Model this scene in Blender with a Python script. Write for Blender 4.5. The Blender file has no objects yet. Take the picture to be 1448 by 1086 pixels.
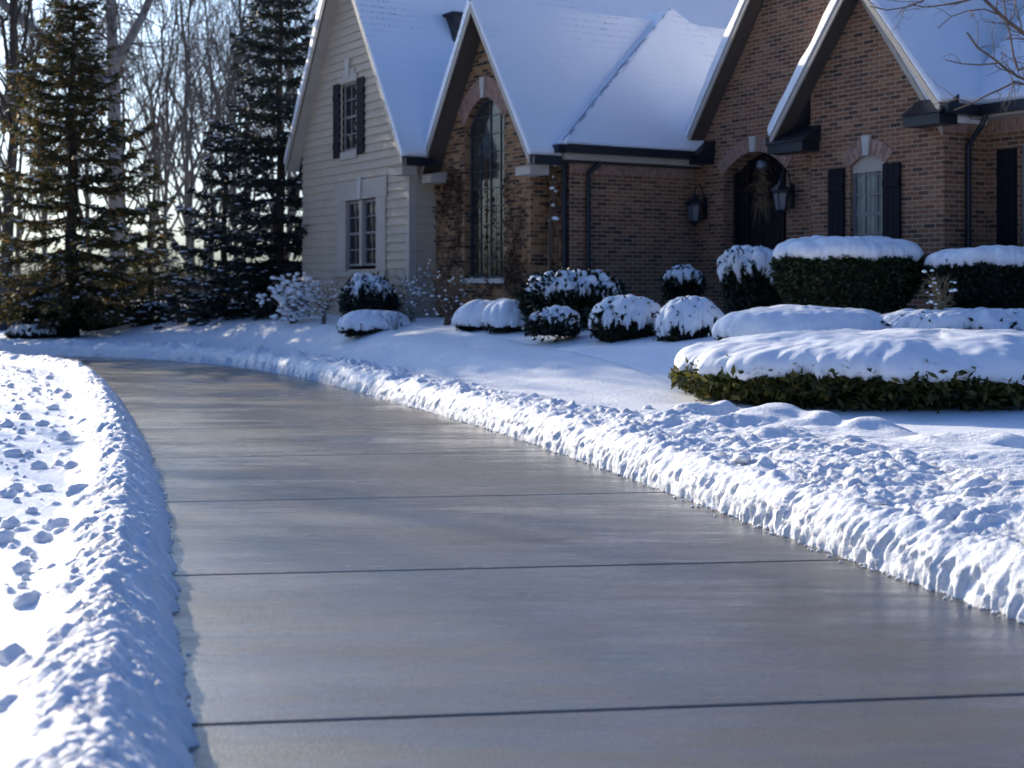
import bpy, math
import numpy as np
from mathutils import Vector, geometry

rng = np.random.default_rng(11)
S = bpy.context.scene
COL = S.collection
R = math.radians
F_PX, CX, HY, CAMH = 2000.0, 724.0, 405.0, 1.5     # focal length and horizon of the picture, camera height

# ------------------------------------------------------------------ helpers
def perlin(x, y, seed=0):
    x = np.asarray(x, float); y = np.asarray(y, float)
    xi = np.floor(x).astype(np.int64); yi = np.floor(y).astype(np.int64)
    fx = x - xi; fy = y - yi
    def grad(ix, iy, dx, dy):
        h = (ix * 374761393 + iy * 668265263 + seed * 982451653 + 12345) & 0xffffffff
        h = ((h ^ (h >> 13)) * 1274126177) & 0xffffffff
        h = h ^ (h >> 16)
        a = h.astype(float) * (2 * math.pi / 4294967296.0)
        return np.cos(a) * dx + np.sin(a) * dy
    u = fx * fx * fx * (fx * (fx * 6 - 15) + 10); v = fy * fy * fy * (fy * (fy * 6 - 15) + 10)
    n00 = grad(xi, yi, fx, fy); n10 = grad(xi + 1, yi, fx - 1, fy)
    n01 = grad(xi, yi + 1, fx, fy - 1); n11 = grad(xi + 1, yi + 1, fx - 1, fy - 1)
    return 1.5 * ((n00 * (1 - u) + n10 * u) * (1 - v) + (n01 * (1 - u) + n11 * u) * v)

def fbm(x, y, seed=0, o=4):
    r = 0; a = .5
    for i in range(o):
        r = r + a * perlin(x * 2 ** i, y * 2 ** i, seed + i * 17); a *= .5
    return r

def sstep(a, b, x):
    t = np.clip((x - a) / (b - a), 0, 1)
    return t * t * (3 - 2 * t)

def mesh_obj(name, V, F, mat, parent=None, smooth=False, uv=None):
    """V (n,3); F list of int arrays (m,k). uv: per-vertex (n,2)."""
    V = np.asarray(V, np.float32)
    if isinstance(F, np.ndarray): F = [F]
    F = [np.asarray(f, np.int32) for f in F if len(f)]
    me = bpy.data.meshes.new(name)
    me.vertices.add(len(V)); me.vertices.foreach_set('co', V.ravel())
    li = np.concatenate([f.ravel() for f in F])
    tot = np.concatenate([np.full(len(f), f.shape[1], np.int32) for f in F])
    st = np.concatenate([[0], np.cumsum(tot)[:-1]]).astype(np.int32)
    me.loops.add(len(li)); me.loops.foreach_set('vertex_index', li)
    me.polygons.add(len(tot)); me.polygons.foreach_set('loop_start', st)
    me.polygons.foreach_set('use_smooth', np.full(len(tot), bool(smooth)))
    me.update(calc_edges=True)
    if uv is not None:
        l = me.uv_layers.new(name='UVMap')
        l.data.foreach_set('uv', np.asarray(uv, np.float32)[li].ravel())
    if mat: me.materials.append(mat)
    o = bpy.data.objects.new(name, me); COL.objects.link(o)
    if parent: o.parent = parent
    return o

class Soup:
    def __init__(s): s.V = []; s.F = {}; s.n = 0; s.UV = []
    def add(s, V, F, uv=None):
        V = np.asarray(V, float).reshape(-1, 3)
        if isinstance(F, np.ndarray): F = [F]
        for f in F:
            f = np.asarray(f, np.int64)
            if f.ndim == 1: f = f[None]
            s.F.setdefault(f.shape[1], []).append(f + s.n)
        s.V.append(V); s.n += len(V)
        s.UV.append(np.zeros((len(V), 2)) if uv is None else np.asarray(uv, float))
        return s
    def box(s, x0, x1, y0, y1, z0, z1):
        V = [(x, y, z) for z in (z0, z1) for y in (y0, y1) for x in (x0, x1)]
        return s.add(V, np.array([(0, 2, 3, 1), (4, 5, 7, 6), (0, 1, 5, 4), (2, 6, 7, 3), (0, 4, 6, 2), (1, 3, 7, 5)]))
    def prism(s, pts, vec):
        pts = np.asarray(pts, float); n = len(pts); vec = np.asarray(vec, float)
        nr = np.cross(pts[1] - pts[0], pts[2] - pts[1])
        if np.dot(nr, vec) > 0: pts = pts[::-1]
        V = np.vstack([pts, pts + vec])
        q = np.array([(i, n + i, n + (i + 1) % n, (i + 1) % n) for i in range(n)])
        return s.add(V, [np.arange(n)[None], (np.arange(n)[::-1] + n)[None], q])
    def tube(s, pts, rad, k=8, cap=True):
        pts = np.asarray(pts, float); n = len(pts); rad = np.broadcast_to(rad, n)
        T = np.gradient(pts, axis=0); T /= np.linalg.norm(T, axis=1)[:, None] + 1e-9
        ref = np.array([.13, .31, .94]) if abs(T[0][2]) < .8 else np.array([.9, .3, .1])
        A = np.cross(T, ref); A /= np.linalg.norm(A, axis=1)[:, None]; B = np.cross(T, A)
        th = np.arange(k) * 2 * math.pi / k
        V = pts[:, None] + rad[:, None, None] * (np.cos(th)[None, :, None] * A[:, None] + np.sin(th)[None, :, None] * B[:, None])
        i = np.arange(n - 1)[:, None] * k; j = np.arange(k)[None]; j2 = (j + 1) % k
        q = np.stack([i + j, i + k + j, i + k + j2, i + j2], -1).reshape(-1, 4)
        s.add(V.reshape(-1, 3), [q] + ([np.arange(k)[None], (np.arange(k)[::-1] + (n - 1) * k)[None]] if cap else []))
        return s
    def segs(s, P0, P1, r0, r1, k=3):
        P0 = np.asarray(P0, float); P1 = np.asarray(P1, float); n = len(P0)
        if n == 0: return s
        r0 = np.broadcast_to(r0, n); r1 = np.broadcast_to(r1, n)
        T = P1 - P0; T = T / (np.linalg.norm(T, axis=1)[:, None] + 1e-9)
        ref = np.where(np.abs(T[:, 2:3]) < .8, [[0., 0, 1]], [[1., 0, 0]])
        A = np.cross(T, ref); A /= np.linalg.norm(A, axis=1)[:, None] + 1e-9; B = np.cross(T, A)
        th = np.arange(k) * 2 * math.pi / k
        c = np.cos(th)[None, :, None] * A[:, None] + np.sin(th)[None, :, None] * B[:, None]
        V = np.concatenate([P0[:, None] + r0[:, None, None] * c, P1[:, None] + r1[:, None, None] * c], 1)
        i = np.arange(n)[:, None] * 2 * k; j = np.arange(k)[None]; j2 = (j + 1) % k
        return s.add(V.reshape(-1, 3), np.stack([i + j, i + k + j, i + k + j2, i + j2], -1).reshape(-1, 4))
    def quads(s, C, a, b):
        """quads centred at C with half vectors a, b (n,3)"""
        n = len(C)
        V = np.stack([C - a - b, C + a - b, C + a + b, C - a + b], 1).reshape(-1, 3)
        return s.add(V, np.arange(n * 4).reshape(-1, 4))
    def leaves(s, C, a, b):
        """diamond leaves: tip, side, base, side"""
        n = len(C)
        V = np.stack([C - a, C - a * .1 - b, C + a, C - a * .1 + b], 1).reshape(-1, 3)
        return s.add(V, np.arange(n * 4).reshape(-1, 4))
    def grid(s, P):
        n, m = P.shape[:2]
        i = (np.arange(n - 1)[:, None] * m + np.arange(m - 1)[None]).ravel()
        return s.add(P.reshape(-1, 3), np.stack([i, i + 1, i + m + 1, i + m], -1))
    def make(s, name, mat, parent=None, smooth=False):
        return mesh_obj(name, np.vstack(s.V), [np.vstack(f) for f in s.F.values()], mat, parent, smooth, np.vstack(s.UV))

def tag(o, label=None, cat=None, group=None, kind=None):
    if label: o['label'] = label
    if cat: o['category'] = cat
    if group: o['group'] = group
    if kind: o['kind'] = kind
    return o

def empty(name, loc, label, cat, group=None, rz=0):
    o = bpy.data.objects.new(name, None); COL.objects.link(o)
    o.location = loc; o.rotation_euler = (0, 0, rz); o.empty_display_size = .3
    return tag(o, label, cat, group)

def copy_tree(o, parent=None):
    c = o.copy(); COL.objects.link(c); c.parent = parent
    for ch in list(o.children): copy_tree(ch, c)
    return c

def unit(v): return v / (np.linalg.norm(v, axis=-1, keepdims=True) + 1e-9)
def rdir(n): return unit(rng.normal(size=(n, 3)))

# ------------------------------------------------------------------ materials
class NT:
    def __init__(s, name):
        s.m = bpy.data.materials.new(name); s.m.use_nodes = True
        s.t = s.m.node_tree; s.b = s.t.nodes['Principled BSDF']; s.out = s.t.nodes['Material Output']
    def n(s, typ, ins=None, **kw):
        nd = s.t.nodes.new(typ)
        for k, v in kw.items(): setattr(nd, k, v)
        for k, v in (ins or {}).items():
            if isinstance(v, bpy.types.NodeSocket): s.t.links.new(v, nd.inputs[k])
            else: nd.inputs[k].default_value = v
        return nd
    def set(s, **kw):
        for k, v in kw.items():
            k = k.replace('_', ' ')
            if isinstance(v, bpy.types.NodeSocket): s.t.links.new(v, s.b.inputs[k])
            else: s.b.inputs[k].default_value = v
        return s
    def coord(s, kind='Object'): return s.n('ShaderNodeTexCoord').outputs[kind]
    def pos(s): return s.n('ShaderNodeNewGeometry').outputs['Position']
    def noise(s, vec, scale, detail=4, rough=.5, out='Fac'):
        return s.n('ShaderNodeTexNoise', {'Vector': vec, 'Scale': scale, 'Detail': detail, 'Roughness': rough}).outputs[out]
    def ramp(s, fac, stops):
        nd = s.n('ShaderNodeValToRGB', {'Fac': fac}); e = nd.color_ramp.elements
        while len(e) < len(stops): e.new(.5)
        for el, (p, c) in zip(e, stops):
            el.position = p; el.color = (c if isinstance(c, tuple) else (c, c, c)) + (1,)
        return nd.outputs['Color']
    def math(s, op, a, b=0, clamp=False):
        nd = s.n('ShaderNodeMath', operation=op, use_clamp=clamp)
        for i, v in enumerate((a, b)):
            if isinstance(v, bpy.types.NodeSocket): s.t.links.new(v, nd.inputs[i])
            else: nd.inputs[i].default_value = v
        return nd.outputs[0]
    def mix(s, fac, a, b, blend='MIX'):
        nd = s.n('ShaderNodeMix', data_type='RGBA', blend_type=blend)
        for k, v in ((0, fac), (6, a), (7, b)):
            if isinstance(v, bpy.types.NodeSocket): s.t.links.new(v, nd.inputs[k])
            elif k == 0: nd.inputs[0].default_value = v
            else: nd.inputs[k].default_value = tuple(v) + (1,)
        return nd.outputs[2]
    def bump(s, h, dist, strength=1, normal=None):
        ins = {'Height': h, 'Distance': dist, 'Strength': strength}
        if normal is not None: ins['Normal'] = normal
        nd = s.n('ShaderNodeBump', ins)
        return nd.outputs['Normal']

def m_plain(name, col, rough=.6, var=.15, scale=6, metallic=0, spec=.5):
    t = NT(name); p = t.coord()
    n = t.noise(p, scale, 5, .6)
    lo = tuple(c * (1 - var) for c in col); hi = tuple(min(1, c * (1 + var)) for c in col)
    t.set(Base_Color=t.ramp(n, [(.3, lo), (.7, hi)]), Roughness=rough, Metallic=metallic)
    t.b.inputs['Specular IOR Level'].default_value = spec
    t.set(Normal=t.bump(t.noise(p, scale * 8, 3), .004, .5))
    return t.m

def m_snow():
    t = NT('snow'); p = t.pos()
    n = t.noise(p, 3, 4)
    t.set(Base_Color=t.ramp(n, [(.3, (.86, .88, .91)), (.7, (.91, .915, .925))]), Roughness=.55)
    t.b.inputs['Specular IOR Level'].default_value = .25
    b = t.bump(t.noise(p, 22, 5, .6), .035, .55)
    b = t.bump(t.noise(p, 130, 3, .6), .006, .7, b)
    t.set(Normal=b)
    return t.m

def m_snow_soft():
    t = NT('soft_snow'); p = t.pos()
    t.set(Base_Color=(.88, .895, .92, 1), Roughness=.6)
    t.b.inputs['Specular IOR Level'].default_value = .2
    b = t.bump(t.noise(p, 7, 4, .5), .03, .4)
    b = t.bump(t.noise(p, 90, 3, .6), .004, .6, b)
    t.set(Normal=b)
    return t.m

def m_roof_snow():
    # snow thin enough near the ridges for rows of shingle edges to show through
    t = NT('roof_snow'); p = t.coord()
    z = t.n('ShaderNodeSeparateXYZ', {'Vector': p}).outputs['Z']
    w = t.math('FRACT', t.math('MULTIPLY', z, 7.5))
    line = t.math('GREATER_THAN', w, .74)
    patch = t.ramp(t.noise(p, .55, 4, .6), [(.48, 0.0), (.62, 1.0)])
    high = t.math('MULTIPLY', t.math('SUBTRACT', z, 3.9), .8, True)
    crumb = t.ramp(t.noise(p, 26, 3, .7), [(.5, 0.0), (.62, 1.0)])
    f = t.math('MULTIPLY', t.math('MULTIPLY', line, patch), t.math('MULTIPLY', high, crumb))
    f = t.math('MULTIPLY', f, .75)
    c = t.mix(t.noise(p, 1.2, 5, .6), (.85, .87, .9), (.92, .925, .935))
    t.set(Base_Color=t.mix(f, c, (.1, .1, .12)), Roughness=.6)
    t.b.inputs['Specular IOR Level'].default_value = .15
    b = t.bump(t.noise(p, 2.5, 5, .55), .06, .5)
    t.set(Normal=t.bump(t.noise(p, 60, 3), .006, .5, b))
    return t.m

def m_concrete():
    t = NT('wet_concrete'); p = t.pos()
    big = t.noise(p, .5, 5, .6); fine = t.noise(p, 45, 4, .7)
    br = t.n('ShaderNodeMapping', {'Vector': p, 'Scale': (.55, 2.6, 1)}).outputs[0]      # broom marks and melt streaks run across the drive
    mid = t.noise(br, 2.0, 7, .68); streak = t.noise(br, 7.5, 4, .6)
    base = t.ramp(mid, [(.30, (.022, .017, .010)), (.46, (.046, .039, .027)), (.62, (.085, .076, .058)), (.80, (.17, .155, .125))])
    base = t.mix(t.ramp(fine, [(.35, 0.0), (.7, .3)]), base, (.15, .14, .125))
    wet = t.ramp(t.math('ADD', t.math('MULTIPLY', big, .45), t.math('ADD', t.math('MULTIPLY', mid, .4), t.math('MULTIPLY', streak, .15))), [(.385, 0.0), (.53, 1.0)])
    base = t.mix(wet, base, t.mix(1.0, base, (.66, .64, .62), 'MULTIPLY'))
    base = t.mix(wet, t.mix(.5, base, (.17, .142, .105)), base)      # dry tan patches between the damp ones
    stain = t.ramp(t.noise(br, 1.4, 6, .7), [(.52, 0.0), (.66, .75)])
    base = t.mix(stain, base, (.125, .082, .045))
    band = t.noise(t.n('ShaderNodeMapping', {'Vector': p, 'Scale': (.22, 1.15, 1)}).outputs[0], 1.5, 5, .6)
    rough = t.math('ADD', t.ramp(wet, [(0.0, .30), (1.0, .08)]), t.ramp(band, [(.38, 0.0), (.62, .22)]))
    base = t.mix(t.ramp(band, [(.34, .75), (.5, 0.0)]), base, t.mix(1.0, base, (.5, .43, .36), 'MULTIPLY'))
    grain = t.n('ShaderNodeTexVoronoi', {'Vector': p, 'Scale': 150}).outputs['Color']
    base = t.mix(t.math('MULTIPLY', t.n('ShaderNodeSeparateColor', {'Color': grain}).outputs[0], .36), base, (.16, .148, .128))
    t.set(Base_Color=base, Roughness=.46)
    t.b.inputs['Specular IOR Level'].default_value = .6
    t.set(Coat_Weight=t.ramp(wet, [(0.0, .12), (1.0, 1.0)]), Coat_Roughness=rough)
    t.b.inputs['Coat IOR'].default_value = 1.5
    b = t.bump(streak, .012, .16)
    b = t.bump(t.noise(p, 75, 4, .7), .004, .3, b)
    b = t.bump(t.n('ShaderNodeTexVoronoi', {'Vector': p, 'Scale': 150}).outputs['Distance'], .004, .5, b)
    t.set(Normal=b, Coat_Normal=t.bump(t.n('ShaderNodeTexVoronoi', {'Vector': p, 'Scale': 125}).outputs['Distance'], .0026, .4, t.bump(streak, .012, .2)))
    return t.m

def m_brick(name, stops, mortar, w=.213, h=.0677):
    t = NT(name); uv = t.coord('UV')
    n = t.noise(uv, 9, 2)
    br = t.n('ShaderNodeTexBrick', {'Vector': uv, 'Scale': 1.0, 'Mortar Size': .0075, 'Mortar Smooth': .25, 'Bias': 0.0,
             'Brick Width': w, 'Row Height': h, 'Color1': (0, 0, 0, 1), 'Color2': (1, 1, 1, 1), 'Mortar': (.5, .5, .5, 1)})
    fac = br.outputs['Fac']
    col = t.ramp(br.outputs['Color'], stops)
    col = t.mix(t.ramp(t.noise(uv, 60, 4, .7), [(.3, 0.0), (.7, .55)]), col, t.mix(1.0, col, (.55, .53, .52), 'MULTIPLY'))
    col = t.mix(t.ramp(t.noise(uv, .7, 4), [(.35, 0.0), (.7, .4)]), col, t.mix(1.0, col, (.62, .62, .66), 'MULTIPLY'))
    mc = t.mix(n, tuple(c * .8 for c in mortar), mortar)
    t.set(Base_Color=t.mix(fac, col, mc), Roughness=.88)
    hgt = t.math('SUBTRACT', t.math('MULTIPLY', t.noise(uv, 90, 3), .25), fac)
    t.set(Normal=t.bump(hgt, .009, .8))
    t.b.inputs['Specular IOR Level'].default_value = .2
    return t.m

def m_leaf(name, stops, trans=.25, rough=.5):
    t = NT(name)
    rnd = t.n('ShaderNodeNewGeometry').outputs['Random Per Island']
    c = t.ramp(rnd, stops)
    c = t.mix(t.ramp(t.noise(t.pos(), 3.5, 3), [(.3, 0.0), (.7, .6)]), c, t.mix(1.0, c, (.5, .52, .5), 'MULTIPLY'))
    t.set(Base_Color=c, Roughness=rough)
    t.b.inputs['Specular IOR Level'].default_value = .3
    tr = t.n('ShaderNodeBsdfTranslucent', {'Color': c})
    mx = t.n('ShaderNodeMixShader', {0: trans, 1: t.b.outputs[0], 2: tr.outputs[0]})
    t.t.links.new(mx.outputs[0], t.out.inputs['Surface'])
    return t.m

def m_bark(name, a, b, scale=14):
    t = NT(name); p = t.coord()
    mp = t.n('ShaderNodeMapping', {'Vector': p, 'Scale': (1, 1, .25)}).outputs[0]
    n = t.noise(mp, scale, 6, .7)
    t.set(Base_Color=t.ramp(n, [(.3, a), (.7, b)]), Roughness=.9, Normal=t.bump(n, .02, .7))
    return t.m

def m_glass(name, col, stripes=False):
    t = NT(name); p = t.coord()
    if stripes:
        w = t.n('ShaderNodeTexWave', {'Vector': p, 'Scale': 3.2, 'Distortion': 1.6, 'Detail': 2.0}, bands_direction='X').outputs['Fac']
        c = t.ramp(w, [(.1, tuple(x * .55 for x in col)), (.9, col)])
        c = t.mix(t.ramp(t.noise(p, 2.2, 5, .7), [(.4, 0.0), (.7, .6)]), c, (.05, .065, .05))
    else:
        c = t.ramp(t.noise(p, 1.6, 5, .7), [(.35, tuple(x * .5 for x in col)), (.75, tuple(x * 1.6 for x in col))])
    t.set(Base_Color=c, Roughness=.09)
    t.b.inputs['Specular IOR Level'].default_value = .4
    t.set(Normal=t.bump(t.noise(p, 1.7, 2), .02, .25))
    return t.m

SNOW = m_snow(); SOFT = m_snow_soft(); RSNOW = m_roof_snow(); CONC = m_concrete()
DARKC = m_plain('joint_dirt', (.018, .016, .015), .95)
BRICK = m_brick('brown_brick', [(.0, (.088, .054, .038)), (.14, (.16, .086, .054)), (.45, (.27, .125, .068)), (.7, (.315, .152, .083)), (1, (.36, .195, .11))], (.43, .34, .25))
RUSTIC = m_brick('rustic_brick', [(.0, (.045, .032, .024)), (.22, (.12, .068, .038)), (.5, (.29, .14, .062)), (.75, (.40, .20, .085)), (1, (.48, .29, .15))], (.34, .26, .18))
SOLDIER = m_plain('arch_brick', (.32, .20, .15), .9, .4, 9)
SIDING = m_plain('cream_siding', (.45, .375, .28), .65, .08, 3)
TRIM = m_plain('cream_trim', (.42, .37, .31), .6, .1, 3)
SOFD = m_plain('shaded_soffit', (.07, .055, .045), .8, .1, 3)  # shade under the brick gables' verges, put into the soffit colour
STONE = m_plain('pale_stone', (.5, .47, .42), .8, .12, 8)
METAL = m_plain('dark_metal', (.010, .014, .021), .4, .2, 4, 0, .4)
SHUT = m_plain('navy_shutter', (.006, .008, .014), .7, .2, 6, 0, .2)
SHINGLE = m_plain('shingle', (.035, .036, .042), .9, .4, 20)
DOORM = m_plain('dark_door', (.012, .010, .012), .35, .4, 5)
DGLASS = m_glass('dark_glass', (.014, .017, .02)); AGLASS = m_glass('leaded_glass', (.035, .036, .03))
CGLASS = m_glass('curtained_glass', (.26, .29, .26), True)
LGLASS = m_plain('lantern_glass', (.13, .14, .16), .12, .2, 8)
FRAME = m_plain('grey_frame', (.2, .19, .19), .5)
DFRAME = m_plain('dark_frame', (.035, .042, .05), .45)
NEEDLE = m_leaf('spruce_needles', [(0, (.026, .040, .026)), (.4, (.06, .074, .034)), (.66, (.135, .12, .042)), (.87, (.225, .15, .05)), (1, (.3, .16, .055))], .55)  # orange and gold shares paint the low sun glowing through the boughs
NEEDLE2 = m_leaf('blue_spruce_needles', [(0, (.014, .026, .026)), (.5, (.026, .045, .043)), (.85, (.05, .065, .046)), (1, (.085, .075, .04))], .38)
BOX = m_leaf('boxwood_leaves', [(0, (.010, .022, .009)), (.5, (.022, .046, .016)), (.85, (.045, .07, .022)), (1, (.075, .085, .03))], .2, .4)
YEW = m_leaf('yew_leaves', [(0, (.025, .036, .012)), (.4, (.065, .082, .022)), (.75, (.15, .14, .035)), (1, (.26, .20, .05))], .4, .4)
DARKY = m_leaf('evergreen_leaves', [(0, (.006, .012, .008)), (.6, (.013, .025, .014)), (1, (.03, .042, .02))], .15, .45)
CORE = m_plain('core_shade', (.012, .012, .009), .95)  # near-black colour painted as the shade inside the bushes
BARK = m_bark('dark_bark', (.025, .02, .016), (.075, .06, .048))
PALEB = m_bark('pale_bark', (.16, .14, .125), (.34, .31, .28), 8)
TWIG = m_bark('hazed_grey_twigs', (.07, .06, .052), (.17, .145, .125))  # bark paled to paint in glow and haze over the far trees
REDTW = m_bark('brown_twigs', (.10, .065, .045), (.22, .15, .10))
TANTW = m_bark('tan_twigs', (.2, .14, .075), (.36, .26, .14))
DRYLEAF = m_leaf('dry_leaves', [(0, (.05, .025, .015)), (.6, (.11, .05, .03)), (1, (.2, .11, .06))], .25)
FENCE = m_plain('fence_boards', (.05, .055, .07), .8, .3, 5)

# ------------------------------------------------------------------ drive edges
def spline(P, step=.12):
    P = np.asarray(P, float); out = []
    Q = np.vstack([2 * P[0] - P[1], P, 2 * P[-1] - P[-2]])
    for i in range(1, len(Q) - 2):
        n = max(2, int(np.linalg.norm(Q[i + 1] - Q[i]) / .05))
        t = np.linspace(0, 1, n, endpoint=False)[:, None]
        a, b, c, d = Q[i - 1], Q[i], Q[i + 1], Q[i + 2]
        out.append(.5 * (2 * b + (c - a) * t + (2 * a - 5 * b + 4 * c - d) * t * t + (3 * b - a - 3 * c + d) * t ** 3))
    out = np.vstack(out + [P[-1:]])
    s = np.concatenate([[0], np.cumsum(np.linalg.norm(np.diff(out, axis=0), axis=1))])
    return out, s
RE, RS = spline([(9.2, -18), (5.0, -3), (3.24, 3.0), (2.28, 6.3), (1.82, 7.8), (1.19, 10.07), (.636, 12), (-.18, 14.6), (-1.49, 18.2), (-3.4, 23.0),
                 (-5.7, 27.2), (-7.9, 29.4), (-10.6, 30.6), (-16, 31.2), (-30, 31.4), (-70, 31)])
LE, LS = spline([(5.0, -19), (1.0, -4), (-.62, 2.9), (-1.01, 4.4), (-1.45, 6.06), (-1.84, 7.6), (-2.55, 10.2), (-3.22, 12.5), (-4.4, 16.2), (-6.1, 21.2),
                 (-7.5, 24.2), (-9.4, 26.3), (-12.5, 27.4), (-18, 27.7), (-30, 27.7), (-70, 27.2)])
def edge_at(E, SS, s):
    x = np.interp(s, SS, E[:, 0]); y = np.interp(s, SS, E[:, 1])
    e = .25
    tx = np.interp(s + e, SS, E[:, 0]) - np.interp(s - e, SS, E[:, 0]); ty = np.interp(s + e, SS, E[:, 1]) - np.interp(s - e, SS, E[:, 1])
    l = np.hypot(tx, ty) + 1e-9
    return x, y, tx / l, ty / l
def signed(E, SS, X, Y, right=True):
    """distance outward from an edge (positive on the snow side)"""
    k = slice(None, None, 5)
    ex, ey, tx, ty = edge_at(E, SS, SS[k])
    X = X.ravel(); Y = Y.ravel(); out = np.empty(len(X))
    for i in range(0, len(X), 20000):
        dx = X[i:i + 20000, None] - ex; dy = Y[i:i + 20000, None] - ey
        j = np.argmin(dx * dx + dy * dy, 1); r = np.arange(len(j))
        d = dx[r, j] * ty[j] - dy[r, j] * tx[j]
        out[i:i + 20000] = d if right else -d
    return out

def g_right(X, Y):
    w = X * .858 + Y * .513
    z = .27 + .66 * sstep(7.9, 12.6, w) * sstep(13.0, 19.0, Y + .25 * X)
    return z + .05 * fbm(X * .35, Y * .35, 3) + .018 * fbm(X * 1.3, Y * 1.3, 5)
def g_left(X, Y):
    return .115 + .05 * fbm(X * .3, Y * .3, 8) + .015 * fbm(X * 1.5, Y * 1.5, 9)
def gz(x, y): return float(g_right(np.array([x]), np.array([y]))[0])

# ------------------------------------------------------------------ ground sheet
def axis(lo, hi, c0, c1, d0, grow=1.16):
    a = list(np.arange(c0, c1 + 1e-6, d0)); st = d0
    while a[-1] < hi: st *= grow; a.append(a[-1] + st)
    st = d0
    while a[0] > lo: st *= grow; a.insert(0, a[0] - st)
    return np.array(a)
gx = axis(-220, 220, -13, 9, .11); gy = axis(-90, 420, 3, 34, .13)
X, Y = np.meshgrid(gx, gy)
dr = signed(RE, RS, X, Y, True).reshape(X.shape); dl = signed(LE, LS, X, Y, False).reshape(X.shape)
Z = np.where(dr > 0, g_right(X, Y), np.where(dl > 0, g_left(X, Y), -.2))
near = np.where(dr > 0, dr, np.where(dl > 0, dl, 0))
lim = np.where(dr > 0, 2.35, 2.75)
Z = Z - np.where((dr > 0) | (dl > 0), .22 * (1 - sstep(-.25, .0, near - lim)), 0)
sm = Soup().grid(np.stack([X, Y, Z], -1))
tag(sm.make('snow_ground', SOFT, smooth=True), kind='structure')

# ------------------------------------------------------------------ driveway slabs
jl = [(-7.6, 1.0)]
def cut_edge(E, SS, p, d):
    """where the joint line through p along d crosses an edge"""
    q = (E[:, 0] - p[0]) * d[1] - (E[:, 1] - p[1]) * d[0]
    i = np.where(np.sign(q[:-1]) != np.sign(q[1:]))[0]
    i = i[np.argmin(np.hypot(E[i, 0] - p[0], E[i, 1] - p[1]))]
    return SS[i] + (SS[i + 1] - SS[i]) * (q[i] / (q[i] - q[i + 1]))
joints = []
zl = -5.12
while zl < 27:
    sL = np.interp(zl, LE[:, 1][LE[:, 1] < 27.2], LS[LE[:, 1] < 27.2])
    x, y, tx, ty = edge_at(LE, LS, np.array([sL]))
    a = math.atan2(ty[0], tx[0]) - R(90) + R(-9.5)
    a = min(a, R(60)); d = np.array([math.cos(a), math.sin(a)])
    joints.append((sL, cut_edge(RE, RS, (x[0], y[0]), d)))
    zl += 2.5 if zl < 16 else 2.0
joints.append((joints[-1][0] + 2.2, joints[-1][1] + 2.6))
while joints[-1][0] < LS[-1] - 6: joints.append((joints[-1][0] + 2.6, joints[-1][1] + 2.6))
dv = Soup()
for (l0, r0), (l1, r1) in zip(joints[:-1], joints[1:]):
    nb = 8; b = np.linspace(0, 1, nb); L = l1 - l0
    g = .018
    bb = b * (1 - 2 * g / L) + g / L
    lx, ly, ltx, lty = edge_at(LE, LS, l0 + (l1 - l0) * bb); rx, ry, rtx, rty = edge_at(RE, RS, r0 + (r1 - r0) * bb)
    lp = np.stack([lx - lty * .35, ly + ltx * .35], -1); rp = np.stack([rx + rty * .35, ry - rtx * .35], -1)
    a = np.linspace(0, 1, 9)[None, :, None]
    P = lp[:, None] * (1 - a) + rp[:, None] * a
    T = np.zeros(P.shape[:2] + (3,)); T[..., :2] = P
    dirv = unit(T[-1] - T[0])
    dn = np.array([0, 0, -1.])
    rows = [T[0] - dirv * .013 + dn * .045, T[0] - dirv * .013 + dn * .012, T[0] - dirv * .009 + dn * .004] + list(T) + [T[-1] + dirv * .009 + dn * .004, T[-1] + dirv * .013 + dn * .012, T[-1] + dirv * .013 + dn * .045]
    dv.grid(np.stack(rows))
drv = tag(dv.make('driveway', CONC), kind='structure')
lx, ly, ltx, lty = edge_at(LE, LS, np.linspace(joints[0][0], joints[-1][0], 200)); rx, ry, rtx, rty = edge_at(RE, RS, np.linspace(joints[0][1], joints[-1][1], 200))
lp = np.stack([lx - lty * .3, ly + ltx * .3, 0 * lx - .03], -1); rp = np.stack([rx + rty * .3, ry - rtx * .3, 0 * rx - .03], -1)
Soup().grid(np.stack([lp, rp], 1)).make('joint_bed', DARKC, drv)

# ------------------------------------------------------------------ snow banks
def adaptive_s(E, SS, s0, s1, k, lo, hi):
    s = [s0]
    while s[-1] < s1:
        x, y = np.interp(s[-1], SS, E[:, 0]), np.interp(s[-1], SS, E[:, 1])
        s.append(s[-1] + min(hi, max(lo, k * math.hypot(x, y))))
    return np.array(s)
def s_at_y(E, SS, y): return float(np.interp(y, E[:, 1][:-400], SS[:-400]))

def rnd(x, y, seed):
    """rounded lumps with creases between"""
    return 1 - (1 - np.clip(np.abs(perlin(x, y, seed)) * 1.5, 0, 1)) ** 2

def billow(x, y, seed): return np.abs(perlin(x, y, seed))

def chunks(x, y):
    """thrown snow: big and small lumps in uneven patches, some powdery, some blocky"""
    m1 = sstep(-.35, .5, perlin(x / .45, y / .45, 61)); m2 = sstep(-.3, .45, perlin(x / .3 + 5, y / .3, 62)); m3 = sstep(-.2, .5, perlin(x / .7, y / .7 + 9, 63))
    r = .062 * m1 * rnd(x / .23, y / .23, 42) + .052 * (.25 + m2) * rnd(x / .11, y / .11, 43) * (.5 + .5 * m3) + .030 * rnd(x / .052, y / .052, 44) * (.4 + .8 * (1 - m1)) + .014 * rnd(x / .027, y / .027, 49)
    return .82 * r + .04 * np.maximum(0, perlin(x / .16 + 3, y / .16, 64) - .38) * 2.2

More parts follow.
